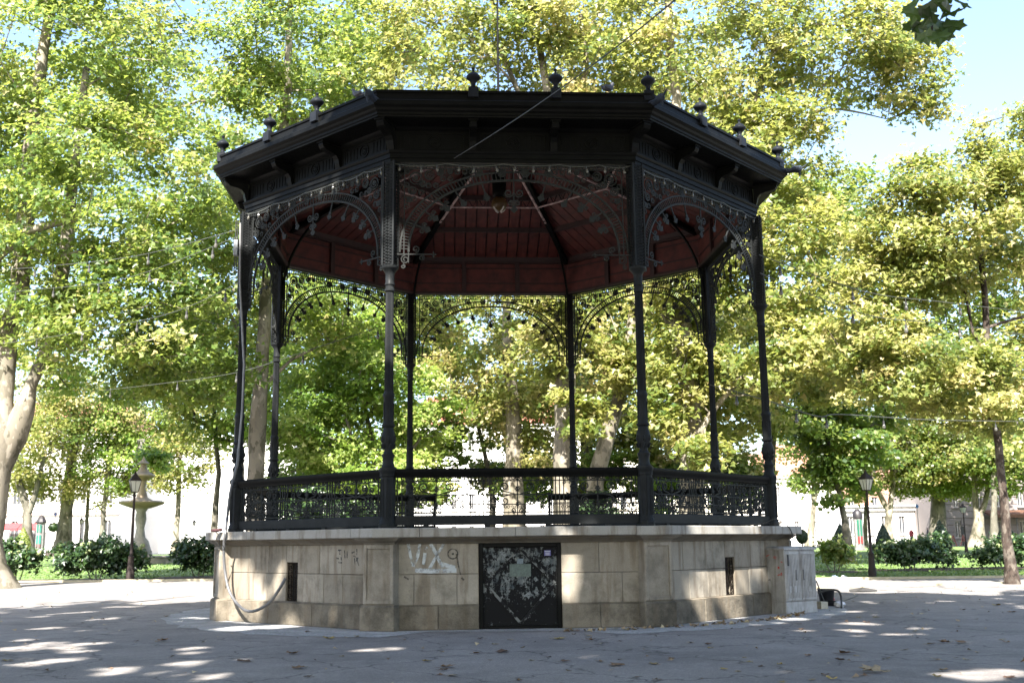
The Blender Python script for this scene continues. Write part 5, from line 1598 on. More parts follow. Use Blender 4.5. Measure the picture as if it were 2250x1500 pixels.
# tall trees closing the view behind
for i, (lab, px, d, crowns, mat, bias) in enumerate((
        ('tall back-row plane tree behind the left of the park', -40, 62, [(-20, 420, 60, 6, 4, 7, 50, 100, 1.3), (150, 300, 62, 6, 4, 7, 50, 100, 1.3), (60, 720, 60, 6, 3.5, 4, 40, 100, 1.2)], 'leaf_green', .05),
        ('tall back-row plane tree left of the bandstand roof', 523, 60, [(330, 500, 60, 5, 4, 4, 34, 100, 1.2), (560, 330, 60, 5, 4, 6, 40, 100, 1.2), (470, 740, 60, 5, 3.5, 3.4, 36, 100, 1.2)], 'leaf_green', .04),
        ('tall back-row plane tree hidden by the left of the roof', 853, 60, [(790, 130, 58, 6, 4, 6, 52, 100, 1.2), (800, 640, 60, 5, 3.5, 5, 36, 100, 1.2), (900, 300, 60, 6, 4, 5, 24, 90, 1.3)], 'leaf_green', .14),
        ('tall back-row plane tree hidden by the right of the roof', 1420, 62, [(1380, 110, 58, 5.5, 4, 6, 46, 100, 1.2), (1640, 420, 60, 5, 3.5, 5, 44, 100, 1.2), (1640, 760, 58, 5, 3.5, 3.6, 40, 100, 1.1)], 'leaf_gold', -.02),
        ('tall back-row plane tree behind the golden tree', 1694, 62, [(1820, 460, 58, 3.6, 3, 3, 26, 100, 1.1), (1850, 700, 60, 5, 3.5, 4, 46, 100, 1.1), (2060, 640, 62, 5.5, 3.5, 3.6, 44, 100, 1.1), (1740, 900, 60, 3, 2.6, 2, 18, 95, .9)], 'leaf_green', .02),
        ('tall back-row plane tree at the far right edge', 2260, 62, [(2260, 560, 60, 5, 3.5, 5, 44, 100, 1.2), (2250, 860, 60, 5, 3.5, 4, 34, 100, 1.2)], 'leaf_gold', 0))):
    far_tree(lab, px, d, 20, [[(px + 1, 1000, 19), (px + 2, 800, 17), (px + 5, 550, 13), (px + 12, 350, 9)]], crowns, mat, 'bark_grey', 100 + i, .28, True, bias, 'plane_tree', 'tall back-row plane trees')

for lab, px, d, crowns, mat, bias in (
        ('low leafy tree behind the left half of the railing', 604, 58, [(640, 860, 58, 3.6, 2.6, 2.8, 36, 100, 1.0), (760, 1010, 57, 3.4, 2.4, 1.7, 30, 100, .9), (900, 760, 60, 3.6, 2.6, 3, 30, 100, 1.0), (930, 950, 58, 2.4, 2, 2.0, 22, 100, .9)], 'leaf_fresh', .05),
        ('low leafy tree behind the right half of the railing', 1421, 60, [(1160, 900, 60, 3.2, 2.4, 2.4, 26, 100, 1.0), (1440, 980, 58, 3.4, 2.4, 2.0, 30, 100, .9), (1590, 900, 60, 3.2, 2.4, 2.4, 30, 100, 1.0), (1600, 1030, 57, 2.2, 2, 1.2, 16, 95, .8), (1130, 1040, 60, 2.4, 2, 1.1, 16, 95, .8)], 'leaf_gold', .06),
        ('leafy tree closing the view under the roof', 900, 66, [(1000, 700, 64, 5, 3, 3.6, 40, 100, 1.2), (1240, 740, 64, 4.5, 3, 3.4, 36, 100, 1.2), (1560, 700, 62, 4.5, 3, 3.4, 36, 100, 1.2), (700, 720, 62, 4.5, 3, 3.4, 36, 100, 1.2)], 'leaf_green', .28)):
    far_tree(lab, px, d, 16, [[(px + 1, 1100, 14), (px + 3, 950, 12), (px + 6, 800, 9)]], crowns, mat, 'bark_grey', 140 + px % 37, .24, True, bias, 'plane_tree', 'low trees behind the bandstand')

for lab, px, d, crowns, mat, bias in (
        ('low drooping far tree left of the fountain', 190, 100, [(30, 1075, 98, 3.2, 2, 1.3, 14, 90, 1.0), (120, 1060, 98, 3.4, 2, 1.5, 16, 90, 1.0), (215, 1070, 98, 3.4, 2, 1.6, 18, 90, 1.0), (345, 1040, 98, 2.8, 2, 1.6, 14, 90, 1.0)], 'leaf_gold', .05),
        ('leafy young tree behind the left bay near the inner column', 740, 56, [(660, 1090, 56, 2.0, 1.4, 1.3, 16, 95, .75), (760, 1110, 55, 2.0, 1.4, 1.2, 16, 95, .75), (860, 1080, 56, 1.8, 1.4, 1.4, 14, 95, .75), (960, 1010, 57, 1.6, 1.2, 1.6, 12, 90, .75)], 'leaf_green', .0),
        ('leafy young tree behind the middle of the railing', 1150, 58, [(1160, 1060, 57, 1.8, 1.4, 1.6, 16, 95, .75), (1250, 1050, 58, 1.8, 1.4, 1.6, 14, 95, .75), (1380, 1040, 57, 2.0, 1.4, 1.6, 18, 95, .75), (1470, 1060, 57, 1.8, 1.4, 1.8, 16, 95, .75), (1620, 1070, 57, 1.5, 1.3, 1.3, 12, 95, .75)], 'leaf_fresh', .06),
        ('low drooping far tree right of the bandstand', 1900, 96, [(1800, 1050, 92, 2.4, 2, 1.2, 10, 90, .9), (1880, 1065, 94, 2.4, 2, 1.3, 12, 90, .9), (2010, 1065, 94, 2.8, 2, 1.4, 14, 90, .9), (2110, 1060, 92, 2.4, 2, 1.4, 12, 90, .9), (2235, 1040, 88, 2.6, 2, 2.0, 14, 90, .9)], 'leaf_green', .0)):
    far_tree(lab, px, d, 9, [[(px + 1, 1140, 8), (px + 3, 1100, 7), (px + 4, 1060, 5)]], crowns, mat, 'bark_grey', 170 + px % 37, .24, True, bias, 'plane_tree', 'low trees closing the view')

# shade trees round the viewer, out of frame: their crowns shade the forecourt and the bandstand front
def shade_tree(label, x, y, h, crowns, seed, extra=()):
    st = [[(x, y, 0, .55), (x + .3, y + .3, 5, .42), (x - .2, y + .8, 10, .32), (x + .2, y + 1.2, h - 5, .18), (x, y + 1.2, h, .06)]]
    return grow('plane_tree', label, st, [((cx, cy, cz), (rx, ry, rz), k, nl, sp) for cx, cy, cz, rx, ry, rz, k, nl, sp in crowns], M['leaf_green'], M['bark'], seed, 'plane trees shading the forecourt', .36, True, attach_low=.4, keep=keep_shade)
SD = np.array(sun_dir)
rgap = random.Random(9)
gaps = []  # crown holes cut along sun rays to put light on chosen spots
def gap(P, r): gaps.append((np.array(P, float), r))
F1c = bs_world((6.0 * math.cos(R2(-112.5)), 6.0 * math.sin(R2(-112.5)), 6.25))
gap(F1c, .42); gap(F1c + Vector((.1, 0, .5)), .35); gap(F1c + Vector((0, 0, -.55)), .3); gap(F1c + Vector((0, 0, -.9)), .3); gap(F1c + Vector((0, 0, -1.4)), .2)
for u, z, r in ((-.75, .95, .30), (-.45, .6, .22), (-.2, 1.0, .28), (-.05, .5, .30), (.45, .8, .22), (1.0, 1.1, .2), (-.9, .15, .25), (.1, .15, .3)):
    a_ = TH - math.pi / 4
    gap((u * math.cos(a_) + AP(6.25) * math.cos(a_), u * math.sin(a_ + math.pi / 2) + AP(6.25) * math.sin(a_), z), r) if False else gap(bs_world((AP(6.25) * math.cos(-math.pi / 4) + u * math.cos(math.pi / 4), AP(6.25) * math.sin(-math.pi / 4) + u * math.sin(math.pi / 4), z)), r)
for u, z, r in ((.9, 1.0, .16), (1.3, 1.65, .2), (.8, .6, .13)): gap(bs_world((u, -AP(6.25), z)), r)
for u, z, r in ((-1.9, .3, .4), (-1.3, .2, .4), (-2.2, 1.2, .3), (-.5, .8, .2), (-1.6, .8, .25)):
    gap(bs_world((AP(6.25) * math.cos(-2.356) + u * math.cos(-.785), AP(6.25) * math.sin(-2.356) + u * math.sin(-.785), z)), r)
for i in range(34):
    px, py = rgap.uniform(-60, 480), 1290 + 195 * rgap.random() ** 1.2
    for j in range(3): gap(gp(px + rgap.gauss(0, 40), py + rgap.gauss(0, 7)), rgap.uniform(.08, .26))
for i in range(18):
    px, py = rgap.uniform(1700, 2300), 1300 + 90 * rgap.random() ** 1.6
    
    for j in range(3): gap(gp(px + rgap.gauss(0, 40), py + rgap.gauss(0, 5)), rgap.uniform(.06, .20))
for px, py, r in ((2140, 1483, .35), (2210, 1478, .3), (845, 1425, .28), (800, 1427, .2), (610, 1376, .4), (520, 1380, .4), (1900, 1370, .3), (1750, 1360, .25), (1290, 1442, .10)): gap(gp(px, py), r)
def keep_shade(P):
    k = P[:, 2] / SD[2]
    xg, yg = P[:, 0] - SD[0] * k, P[:, 1] - SD[1] * k
    ok = yg < 5.0 + 1.2 * np.sin(xg * .9) + .7 * np.sin(xg * 2.3 + 1)
    for A, r in gaps:
        v = P - A
        d2 = (v * v).sum(1) - (v @ SD) ** 2
        ok &= d2 > (r + .08) ** 2
    return ok
shade_tree('tall plane tree left of the viewer whose crown shades the forecourt', -15, -16, 24, [(-10, -15, 18, 6.5, 6.5, 4.5, 90, 105, 1.5), (-4, -13.5, 18, 5, 5, 4, 70, 105, 1.4)], 201)
shade_tree('tall plane tree right of the viewer whose crown shades the forecourt', 14, -13, 24, [(9, -13, 18, 6, 6, 4.5, 90, 105, 1.5), (2, -13.5, 18.5, 5.5, 5.5, 4, 80, 105, 1.4)], 203)
shade_tree('tall plane tree behind the viewer on the left', -9, -33, 24, [(-9, -24, 16, 7, 6, 5, 80, 100, 1.6), (-2, -24, 17, 5, 5, 4, 44, 100, 1.5), (-5, -31, 17, 6, 4.5, 4, 50, 110, 1.5)], 207)
shade_tree('tall plane tree behind the viewer on the right', 10, -33, 24, [(9, -24, 16, 7, 6, 5, 80, 100, 1.6), (2, -20, 17, 5, 5, 4, 44, 100, 1.5), (5, -30, 17, 6.5, 5, 4, 64, 110, 1.5), (1, -33, 16, 4, 4, 3, 30, 110, 1.4)], 211)
shade_tree('unseen spreading plane tree far behind the viewer on the left', -14, -52, 22, [(-13, -50, 12, 11, 5, 8, 90, 60, 2.2)], 213)  # both far trees are out of view, added to screen low sky light
shade_tree('unseen spreading plane tree far behind the viewer on the right', 12, -52, 22, [(11, -50, 12, 11, 5, 8, 90, 60, 2.2)], 217)

# drooping twig of big leaves at the top right, close to the viewer
tw = thing('leafy_twig', 'dark drooping twig of large plane leaves at the top right corner of the view', 'twig', at(2055, -60, 10))
oT = Vector(tw.location)
tp = [Vector((3.5, 3.2, 9.5)), Vector((2.2, 1.8, 5.5)), Vector((.6, .5, 1.6)), Vector((.1, .05, .3)), at(2050, 20, 10) - oT, at(2048, 70, 10) - oT]
mb = MB(); mb.tube(smooth(tp, 5), [.06 - .054 * i / 25 for i in range(26)], 6); mb.build('stem', M['bark_dark'], tw, True)
lobes = [(0, 0), (.18, .02), (.42, -.10), (.44, .14), (.68, .30), (.46, .44), (.40, .66), (.22, .62), (0, 1.05), (-.22, .62), (-.40, .66), (-.46, .44), (-.68, .30), (-.44, .14), (-.42, -.10), (-.18, .02)]
mb = MB(); mb.add([(0, .34, -.03)] + [(x, y, -.10 * abs(x) - .12 * (y > .6)) for x, y in lobes], [(0, 1 + j, 1 + (j + 1) % len(lobes)) for j in range(len(lobes))])
mt_tw = [mat_leaf('near_leaf_' + str(i), [(0, c_), (1, c_)], (.22, .30, .05), .26) for i, c_ in enumerate(((.016, .036, .010), (.035, .07, .018), (.06, .105, .025)))]
mes = []
for mt_ in mt_tw:
    me = mb.mesh('leaf', mt_, False); mes.append(me)
rt_ = random.Random(12)
for px, py, s, rot, m_ in ((1998, 22, .17, -.3, 2), (2010, 30, .19, .2, 2), (2035, 22, .19, -.1, 0), (2060, 28, .20, .3, 0), (2084, 20, .19, .1, 0), (2112, 18, .17, .35, 1), (1996, 62, .17, -.5, 1), (2022, 62, .18, 0, 0), (2046, 58, .21, .1, 0), (2070, 60, .20, -.1, 0), (2098, 58, .20, .3, 0), (2030, 84, .16, -.2, 1), (2066, 84, .18, .1, 1), (2082, 78, .16, .4, 0), (2050, 40, .18, .5, 0), (2092, 40, .17, -.2, 0), (2015, 5, .18, .1, 1), (2070, 2, .2, 0, 0), (2100, -8, .2, 0, 0)):
    o = put('leaf', mes[m_], tw, at(px, py - 14, 10 + rt_.uniform(-.25, .25)) - oT)
    o.rotation_euler = (R2(-100) + rt_.uniform(-.6, .6), math.pi + rot * 1.5 + rt_.uniform(-.5, .5) * 0, rt_.uniform(-.8, .8))
    o.rotation_euler = Matrix.Rotation(rt_.uniform(-.9, .9), 3, 'Z').to_4x4().to_3x3().__matmul__(Matrix.Rotation(rot, 3, 'Y')).__matmul__(Matrix.Rotation(R2(-90) + rt_.uniform(-.7, .7), 3, 'X')).to_euler()
    o.scale = (s, s, s)

# ------------------------------------------------------------------ shrubs and topiary
mb = MB(); mb.sphere((0, 0, 0), .11, 8, 6)
for i in range(len(mb.v)):
    x, y, z = mb.v[i]; k_ = 1 + rb.uniform(-.12, .12); mb.v[i] = (x * k_, y * k_, z * k_ * .85)
me_head = mb.mesh('flower_head', M['flower'], True)
SOIL = []
def shrub(label, px, d, parts, seed, mat='leaf_shrub', heads=8, leaf=.19, group='hydrangea shrubs on the lawns'):
    b = ground_at(px, d)
    rs_ = random.Random(seed)
    cr = []
    for (x, y, rx, rz, k) in parts:
        p = at(x, y, d)
        cr.append((tuple(p), (rx, rx * .8, rz), k, 55, .38))
    st = [[(b.x + dx, b.y, b.z, .03), (b.x + dx * 2, b.y, b.z + .5, .02)] for dx in (0, .15, -.2)]
    T = grow('hydrangea_shrub', label, st, cr, M[mat], M['bark_grey'], seed, group, leaf, False, .008, 'shrub', roots=False)
    for i in range(heads):
        x, y, rx, rz, k = rs_.choice(parts)
        p = at(x, y, d) + Vector((rs_.uniform(-.95, .95) * rx, -rx * .55 * rs_.random(), rz * rs_.uniform(.0, .95)))
        o = put('flower_head', me_head, T, p - T.location); o.scale = [rs_.uniform(.7, 1.3)] * 3
    SOIL.append((b.x, b.y - .1, parts[0][2] * 1.8 + .4, 1.1))
    s_ = blob_patch('soil_bed', b.x, b.y - .1, parts[0][2] * 2.0 + .4, 1.3, .022 + .004 * (seed % 5), M['soil'], seed)
    return T
shrub('dark hydrangea shrub at the foot of the big left tree', 40, 47, [(20, 1222, .95, .62, 26), (60, 1228, .6, .42, 10)], 301)
shrub('broad double hydrangea shrub behind the left lamp post', 215, 48, [(170, 1220, .95, .68, 32), (235, 1218, 1.05, .75, 38), (285, 1222, .7, .6, 16)], 303, heads=12)
shrub('hydrangea shrub close to the left end of the bandstand', 440, 50, [(415, 1215, .75, .65, 22), (455, 1212, .9, .72, 26)], 307)
shrub('small bright hydrangea shrub next to the utility cabinet', 1830, 48, [(1828, 1205, .55, .5, 14), (1852, 1215, .4, .3, 6)], 311, 'leaf_green', 7)
shrub('wide hydrangea shrub in front of the right topiary cones', 1995, 49, [(1955, 1212, .7, .45, 16), (2000, 1210, .8, .6, 24), (2030, 1205, .5, .5, 12)], 313, heads=11)
shrub('upright hydrangea shrub before the thick grey trunk', 2068, 50, [(2070, 1208, .6, .7, 24)], 317, heads=6)
shrub('hydrangea shrub partly hidden by the dark-barked tree', 2195, 50, [(2175, 1208, .75, .6, 20), (2235, 1205, .6, .6, 16)], 319, heads=9)
shrub('low dark shrub behind the left bay of the railing', 700, 44, [(680, 1110, 1.2, .75, 30), (760, 1120, 1.1, .6, 24)], 323, heads=0)
shrub('dark shrub behind the right part of the front railing', 1320, 44, [(1315, 1112, .85, .6, 24)], 327, heads=0)
shrub('leafy shrub behind the front railing near the left inner column', 960, 46, [(960, 1075, .75, .6, 18)], 329, 'leaf_green', 0)

def cone(label, px, d, top_y, base_y, wpx, mat, seed):
    b = ground_at(px, d)
    zt = at(px, top_y, d).z
    H = zt - b.z
    R_ = wpx / 2 * d / FPX
    T = thing('topiary_cone', label, 'topiary', b, 0, 'clipped topiary cones')
    prof = [(0, R_ * .80), (H * .12, R_ * .97), (H * .30, R_), (H * .5, R_ * .84), (H * .7, R_ * .56), (H * .86, R_ * .27), (H * .96, R_ * .08), (H, .02)]
    mb = MB(); mb.lathe([(z, r * .96) for z, r in prof], 20); core = mb.build('body', simple('topiary_core_' + str(seed), (.10, .13, .03) if 'gold' in mat else (.012, .02, .01), .9), T, True)
    rs_ = np.random.RandomState(seed)
    n = 4200
    zz = np.interp(rs_.rand(n), np.cumsum([0] + [ (prof[i][1] + prof[i + 1][1]) / 2 * (prof[i + 1][0] - prof[i][0]) for i in range(7)]) / sum((prof[i][1] + prof[i + 1][1]) / 2 * (prof[i + 1][0] - prof[i][0]) for i in range(7)), [q[0] for q in prof])
    rr_ = np.interp(zz, [q[0] for q in prof], [q[1] for q in prof])
    aa = rs_.rand(n) * 2 * np.pi
    pos = np.stack([rr_ * np.cos(aa), rr_ * np.sin(aa), zz], 1) * np.array([1, 1, 1]) + rs_.normal(size=(n, 3)) * .015
    nr = np.stack([np.cos(aa), np.sin(aa), np.full(n, .5)], 1) + rs_.normal(size=(n, 3)) * .4
    put('foliage', leaf_mesh('foliage', pos, nr, rs_.uniform(.06, .12, n), rs_.rand(n), M[mat], rs_, True), T)
cone('light yellow-green topiary cone left of the advertising column', 50, 88, 1158, 1205, 38, 'leaf_conegold', 1)
cone('small half-lit topiary cone at the foot of the slim left tree', 227, 90, 1163, 1205, 24, 'leaf_cone', 2)
cone('dark topiary cone beside the leaning tree on the right', 1848, 76, 1150, 1195, 38, 'leaf_cone', 3)
cone('dark topiary cone in front of the forked tree on the right', 1942, 76, 1150, 1195, 34, 'leaf_cone', 4)
cone('dark pointed topiary cone in front of the thick grey trunk', 2068, 74, 1141, 1195, 40, 'leaf_cone', 5)
cone('dark topiary cone half hidden by the dark-barked tree', 2212, 74, 1146, 1195, 44, 'leaf_cone', 6)
b = at(1762, 1180, 60); b.z = gz(b.y)
T = thing('round_bush', 'dark clipped round bush between coping end and pale forked tree', 'bush', b)
rs_ = np.random.RandomState(9); n = 2600
dd = rs_.normal(size=(n, 3)); dd /= np.linalg.norm(dd, axis=1, keepdims=True)
zc = at(1762, 1178, 60).z - b.z
pos = dd * np.array([.30, .30, .38]) + np.array([0, 0, zc])
put('foliage', leaf_mesh('foliage', pos, dd + rs_.normal(size=(n, 3)) * .4, rs_.uniform(.05, .10, n), rs_.rand(n), M['leaf_cone'], rs_, True), T)
mb = MB(); mb.ball((0, 0, zc), .27, .27, .35, 12, 8); mb.lathe([(0, .05), (zc, .04)], 8); mb.build('stem', M['bark_dark'], T, True)

# grass blades near the lawn edges
rs_ = np.random.RandomState(15)
n = 26000
xx = np.concatenate([rs_.uniform(-40, -9, n // 2), rs_.uniform(9, 36, n - n // 2)])
yy = np.concatenate([21.7 + 30 * rs_.rand(n // 2) ** 2, 15.4 + 30 * rs_.rand(n - n // 2) ** 2])
ok = ~((xx < 0) & (yy < 24.6 + .5 * np.sin(xx * 1.7)))
for sx_, sy_, ra_, rb_ in SOIL: ok &= ((xx - sx_) / ra_) ** 2 + ((yy - sy_) / rb_) ** 2 > 1
xx, yy = xx[ok], yy[ok]
n = len(xx)
zz = np.array([gz(q) for q in yy]) + .03
nr = np.stack([rs_.normal(size=n), rs_.normal(size=n) - .6, np.full(n, .25)], 1)
tag(put('grass', leaf_mesh('grass', np.stack([xx, yy, zz], 1), nr, rs_.uniform(.05, .12, n), rs_.rand(n), M['grass'], rs_, True)), kind='stuff')

# ------------------------------------------------------------------ lamps
mt, t, p = nodes('lamp_glass')
p.inputs['Base Color'].default_value = (.62, .62, .56, 1); p.inputs['Roughness'].default_value = .15
tr = N(t, 'ShaderNodeBsdfTranslucent'); tr.inputs[0].default_value = (.8, .8, .72, 1); ms = N(t, 'ShaderNodeMixShader'); ms.inputs[0].default_value = .5
t.links.new(p.outputs[0], ms.inputs[1]); t.links.new(tr.outputs[0], ms.inputs[2]); t.links.new(ms.outputs[0], t.nodes['Material Output'].inputs[0])
M['lamp_glass'] = mt
M['lamp_iron'] = mat_iron('brown_black_lamp_iron', (.035, .028, .026), (.08, .06, .05), .5)
me_lp = MB().lathe([(0, .17), (.35, .16), (.40, .14), (.9, .115), (.95, .13), (1.0, .10), (1.05, .065), (3.35, .045), (3.40, .07), (3.44, .07), (3.46, .04), (3.55, .035)], 12).mesh('post', M['lamp_iron'], True)
mb = MB()
for sx, sy in ((-1, -1), (1, -1), (1, 1), (-1, 1)):
    mb.tube([(sx * .12, sy * .12, 3.56), (sx * .21, sy * .21, 4.02)], .014, 4)
    mb.tube([(sx * .21, sy * .21, 4.02), (sx * .03, sy * .03, 4.30)], .014, 4)
mb.lathe([(3.54, .16), (3.57, .18)], 4); mb.lathe([(4.01, .31), (4.05, .31)], 4); mb.lathe([(4.05, .30), (4.30, .05), (4.32, .06), (4.36, .03), (4.44, .01)], 4)
for sx, sy in ((-.5, 0), (0, -.5), (.5, 0), (0, .5)): mb.tube([(sx * .26, sy * .26, 3.57), (sx * .40, sy * .40, 4.02)], .009, 4)
me_lf = mb.mesh('lantern_frame', M['lamp_iron'])
me_lg = MB().lathe([(3.575, .155), (4.005, .285)], 4).mesh('lantern_glass', M['lamp_glass'])
def lamp(label, px, d, top_y, group=None):
    b = ground_at(px, d)
    s_ = (at(px, top_y, d).z - b.z) / 4.44
    T = thing('street_lamp', label, 'street lamp', b, .5)
    T.scale = (s_, s_, s_)
    put('post', me_lp, T); put('lantern_frame', me_lf, T); put('lantern_glass', me_lg, T)
    return T
lamp('black lantern street lamp in front of the left hydrangeas', 290, 46.8, 1033)
lamp('black lantern street lamp among leaves near the right lawn edge', 1912, 42.4, 1030)
lamp('small far lantern lamp in front of the sunlit stone building', 2122, 74, 1104)
lamp('tiny far lantern lamp near the white facade on the left', 425, 108, 1139)
lamp('tiny far lantern lamp before the white arcade', 176, 104, 1134)

# ------------------------------------------------------------------ fountain, kiosks, signs, small far things
d = 72; b = ground_at(307, d)
def zpx(y, d, px=307): return at(px, y, d).z
F = thing('fountain', 'tiered stone fountain with wide mushroom-shaped bowls on the left lawn', 'fountain', b)
sc = d / FPX
fs_ = simple('weathered_fountain_stone', (.26, .235, .20), .8, .4, 2.0); fo = simple('ochre_fountain_rim', (.30, .23, .15), .7, .3, 2.0)
def zz_(y): return zpx(y, d) - b.z
mb = MB(); mb.lathe([(0, 2.6), (.34, 2.6), (.40, 2.68), (.46, 2.6), (.40, 2.35), (.30, 2.3)], 36); mb.build('basin', fs_, F, True)
mb = MB(); mb.lathe([(.1, .9), (.5, .85), (zz_(1188), .55), (zz_(1180), .34), (zz_(1160), .25), (zz_(1140), .36), (zz_(1124), .30), (zz_(1113), .5)], 20); mb.build('stem', fs_, F, True)
mb = MB(); mb.lathe([(zz_(1116), .6), (zz_(1110), 1.1), (zz_(1106), 1.44), (zz_(1103.5), 1.50), (zz_(1101), 1.42), (zz_(1099), .7), (zz_(1092), .36), (zz_(1082), .28), (zz_(1070), .19), (zz_(1056), .25)], 32); mb.build('lower_bowl', fo, F, True)
mb = MB(); mb.lathe([(zz_(1056), .2), (zz_(1049), .6), (zz_(1046), .78), (zz_(1043), .76), (zz_(1038), .45), (zz_(1030), .25), (zz_(1020), .17), (zz_(1018), .40), (zz_(1016), .30), (zz_(1010), .12), (zz_(1003), .02)], 28); mb.build('upper_bowl', fo, F, True)

def kiosk(label, px, d, top_y, wpx, poster, dome, rz):
    b = ground_at(px, d); H = at(px, top_y, d).z - b.z; R_ = wpx / 2 * d / FPX
    T = thing('advertising_column', label, 'advertising column', b, rz, 'advertising columns at the far lawn edges')
    wm = simple('kiosk_panel_' + str(px), (.16, .15, .15), .6)
    mb = MB(); mb.lathe([(0, R_ * 1.35), (.12, R_ * 1.35), (.14, R_), (H * .78, R_)], 6); mb.build('body', wm, T)
    mb = MB()
    dk = simple('kiosk_roof_' + str(px), (.016, .013, .015), .5)
    if dome: mb.lathe([(H * .775, R_ * 1.2), (H * .80, R_ * 1.22), (H * .87, R_ * .95), (H * .93, R_ * .45), (H * .96, R_ * .15), (H, .02)], 10)
    else: mb.lathe([(H * .775, R_ * 1.1), (H * .84, R_ * 1.12), (H * .93, R_ * .95), (H * .98, R_ * .6), (H, R_ * .2)], 16)
    mb.build('roof', dk, T, not dome)
    for i, (z0, z1, col) in enumerate(poster):
        mb = MB(); a = -math.pi / 2
        mb.box((0, -R_ * .90, H * (z0 + z1) / 2), (R_ * 1.02, .03, H * (z1 - z0)))
        mb.build('poster', simple('poster_%d_%d' % (px, i), col, .5, .35, 1.6), T)
kiosk('grey advertising column with a dark peaked roof and green poster on the left', 88, 92, 1127, 19, ((.56, .74, (.004, .075, .055)), (.30, .50, (.004, .12, .09)), (.22, .30, (.09, .045, .045)), (.06, .16, (.012, .012, .012))), True, .0)
kiosk('round-topped advertising column with green and red poster on the right', 1888, 84, 1118, 20, ((.34, .74, (.004, .085, .05)), (.16, .34, (.16, .012, .009))), False, .0)
def sign(label, px, d, y0, y1, w, col, cat='road sign'):
    b = ground_at(px, d); zc = (at(px, y0, d).z + at(px, y1, d).z) / 2 - b.z; h = at(px, y0, d).z - at(px, y1, d).z
    T = thing('road_sign', label, cat, b, 0)
    mb = MB(); mb.tube([(0, .03, 0), (0, .03, zc + h / 2)], .035, 6); mb.build('pole', simple('pole_' + str(px), (.3, .3, .3), .5), T)
    mb = MB(); q = w / 2 * d / FPX; mb.prism([(-q, zc), (0, zc - h / 2), (q, zc), (0, zc + h / 2)], 1, -.02, .02); mb.build('plate', simple('sign_' + str(px), col, .4), T)
sign('blue diamond road sign above the left advertising column', 118, 100, 1123, 1134, 10, (.05, .10, .40))
sign('blue road sign beside the white shopfront on the right', 2021, 100, 1106, 1117, 8, (.06, .20, .60))
mb = MB(); b = ground_at(115, 96)
T = thing('potted_tree', 'small dark clipped tree in a planter beside the left advertising column', 'potted tree', b)
mb = MB().block(-.4, .4, 0, .55, -.4, .4, .03); mb.build('planter', simple('planter_brown', (.06, .045, .04), .7), T)
mb = MB(); mb.tube([(0, 0, .5), (0, 0, 2.2)], .04, 6); mb.build('stem', M['bark_dark'], T)
rs_ = np.random.RandomState(19); n = 900; dd = rs_.normal(size=(n, 3)); dd /= np.linalg.norm(dd, axis=1, keepdims=True)
put('crown', leaf_mesh('crown', dd * np.array([.45, .45, .42]) * rs_.uniform(.5, 1, (n, 1)) + np.array([0, 0, 2.5]), dd, rs_.uniform(.1, .18, n), rs_.rand(n), M['leaf_shrub'], rs_, True), T)
b = ground_at(2116, 100); mb = MB(); mb.lathe([(.0, .30), (.8, .32)], 4)
T = thing('litter_bin', 'black post-mounted litter bin in front of the stone building', 'litter bin', b)
mb = MB(); mb.box((0, 0, 1.35), (.36, .30, .65)); mb.box((0, 0, 1.70), (.42, .36, .05)); mb.build('bin', simple('bin_black', (.012, .012, .012), .5), T)
mb = MB(); mb.tube([(0, 0, 0), (0, 0, 1.1)], .05, 6); mb.build('post', M['lamp_iron'], T)
br = simple('red_barrier_paint', (.24, .04, .022), .5, .2)
bar = None
for i, px in enumerate((2095, 2117, 2134)):
    b = ground_at(px, 98)
    T = thing('barrier_trestle', ('red A-frame trestle left of the litter bin', 'red A-frame trestle under the litter bin', 'red A-frame trestle behind the far lamp post')[i], 'barrier', b, 0, 'red barrier trestles before the stone building')
    for nm, pts in (('leg', [(-.28, 0, 0), (0, 0, .95)]), ('leg', [(.28, 0, 0), (0, 0, .95)]), ('crossbar', [(-.15, 0, .45), (.15, 0, .45)])):
        mb = MB(); mb.tube(pts, .05, 4); mb.build(nm, br, T)
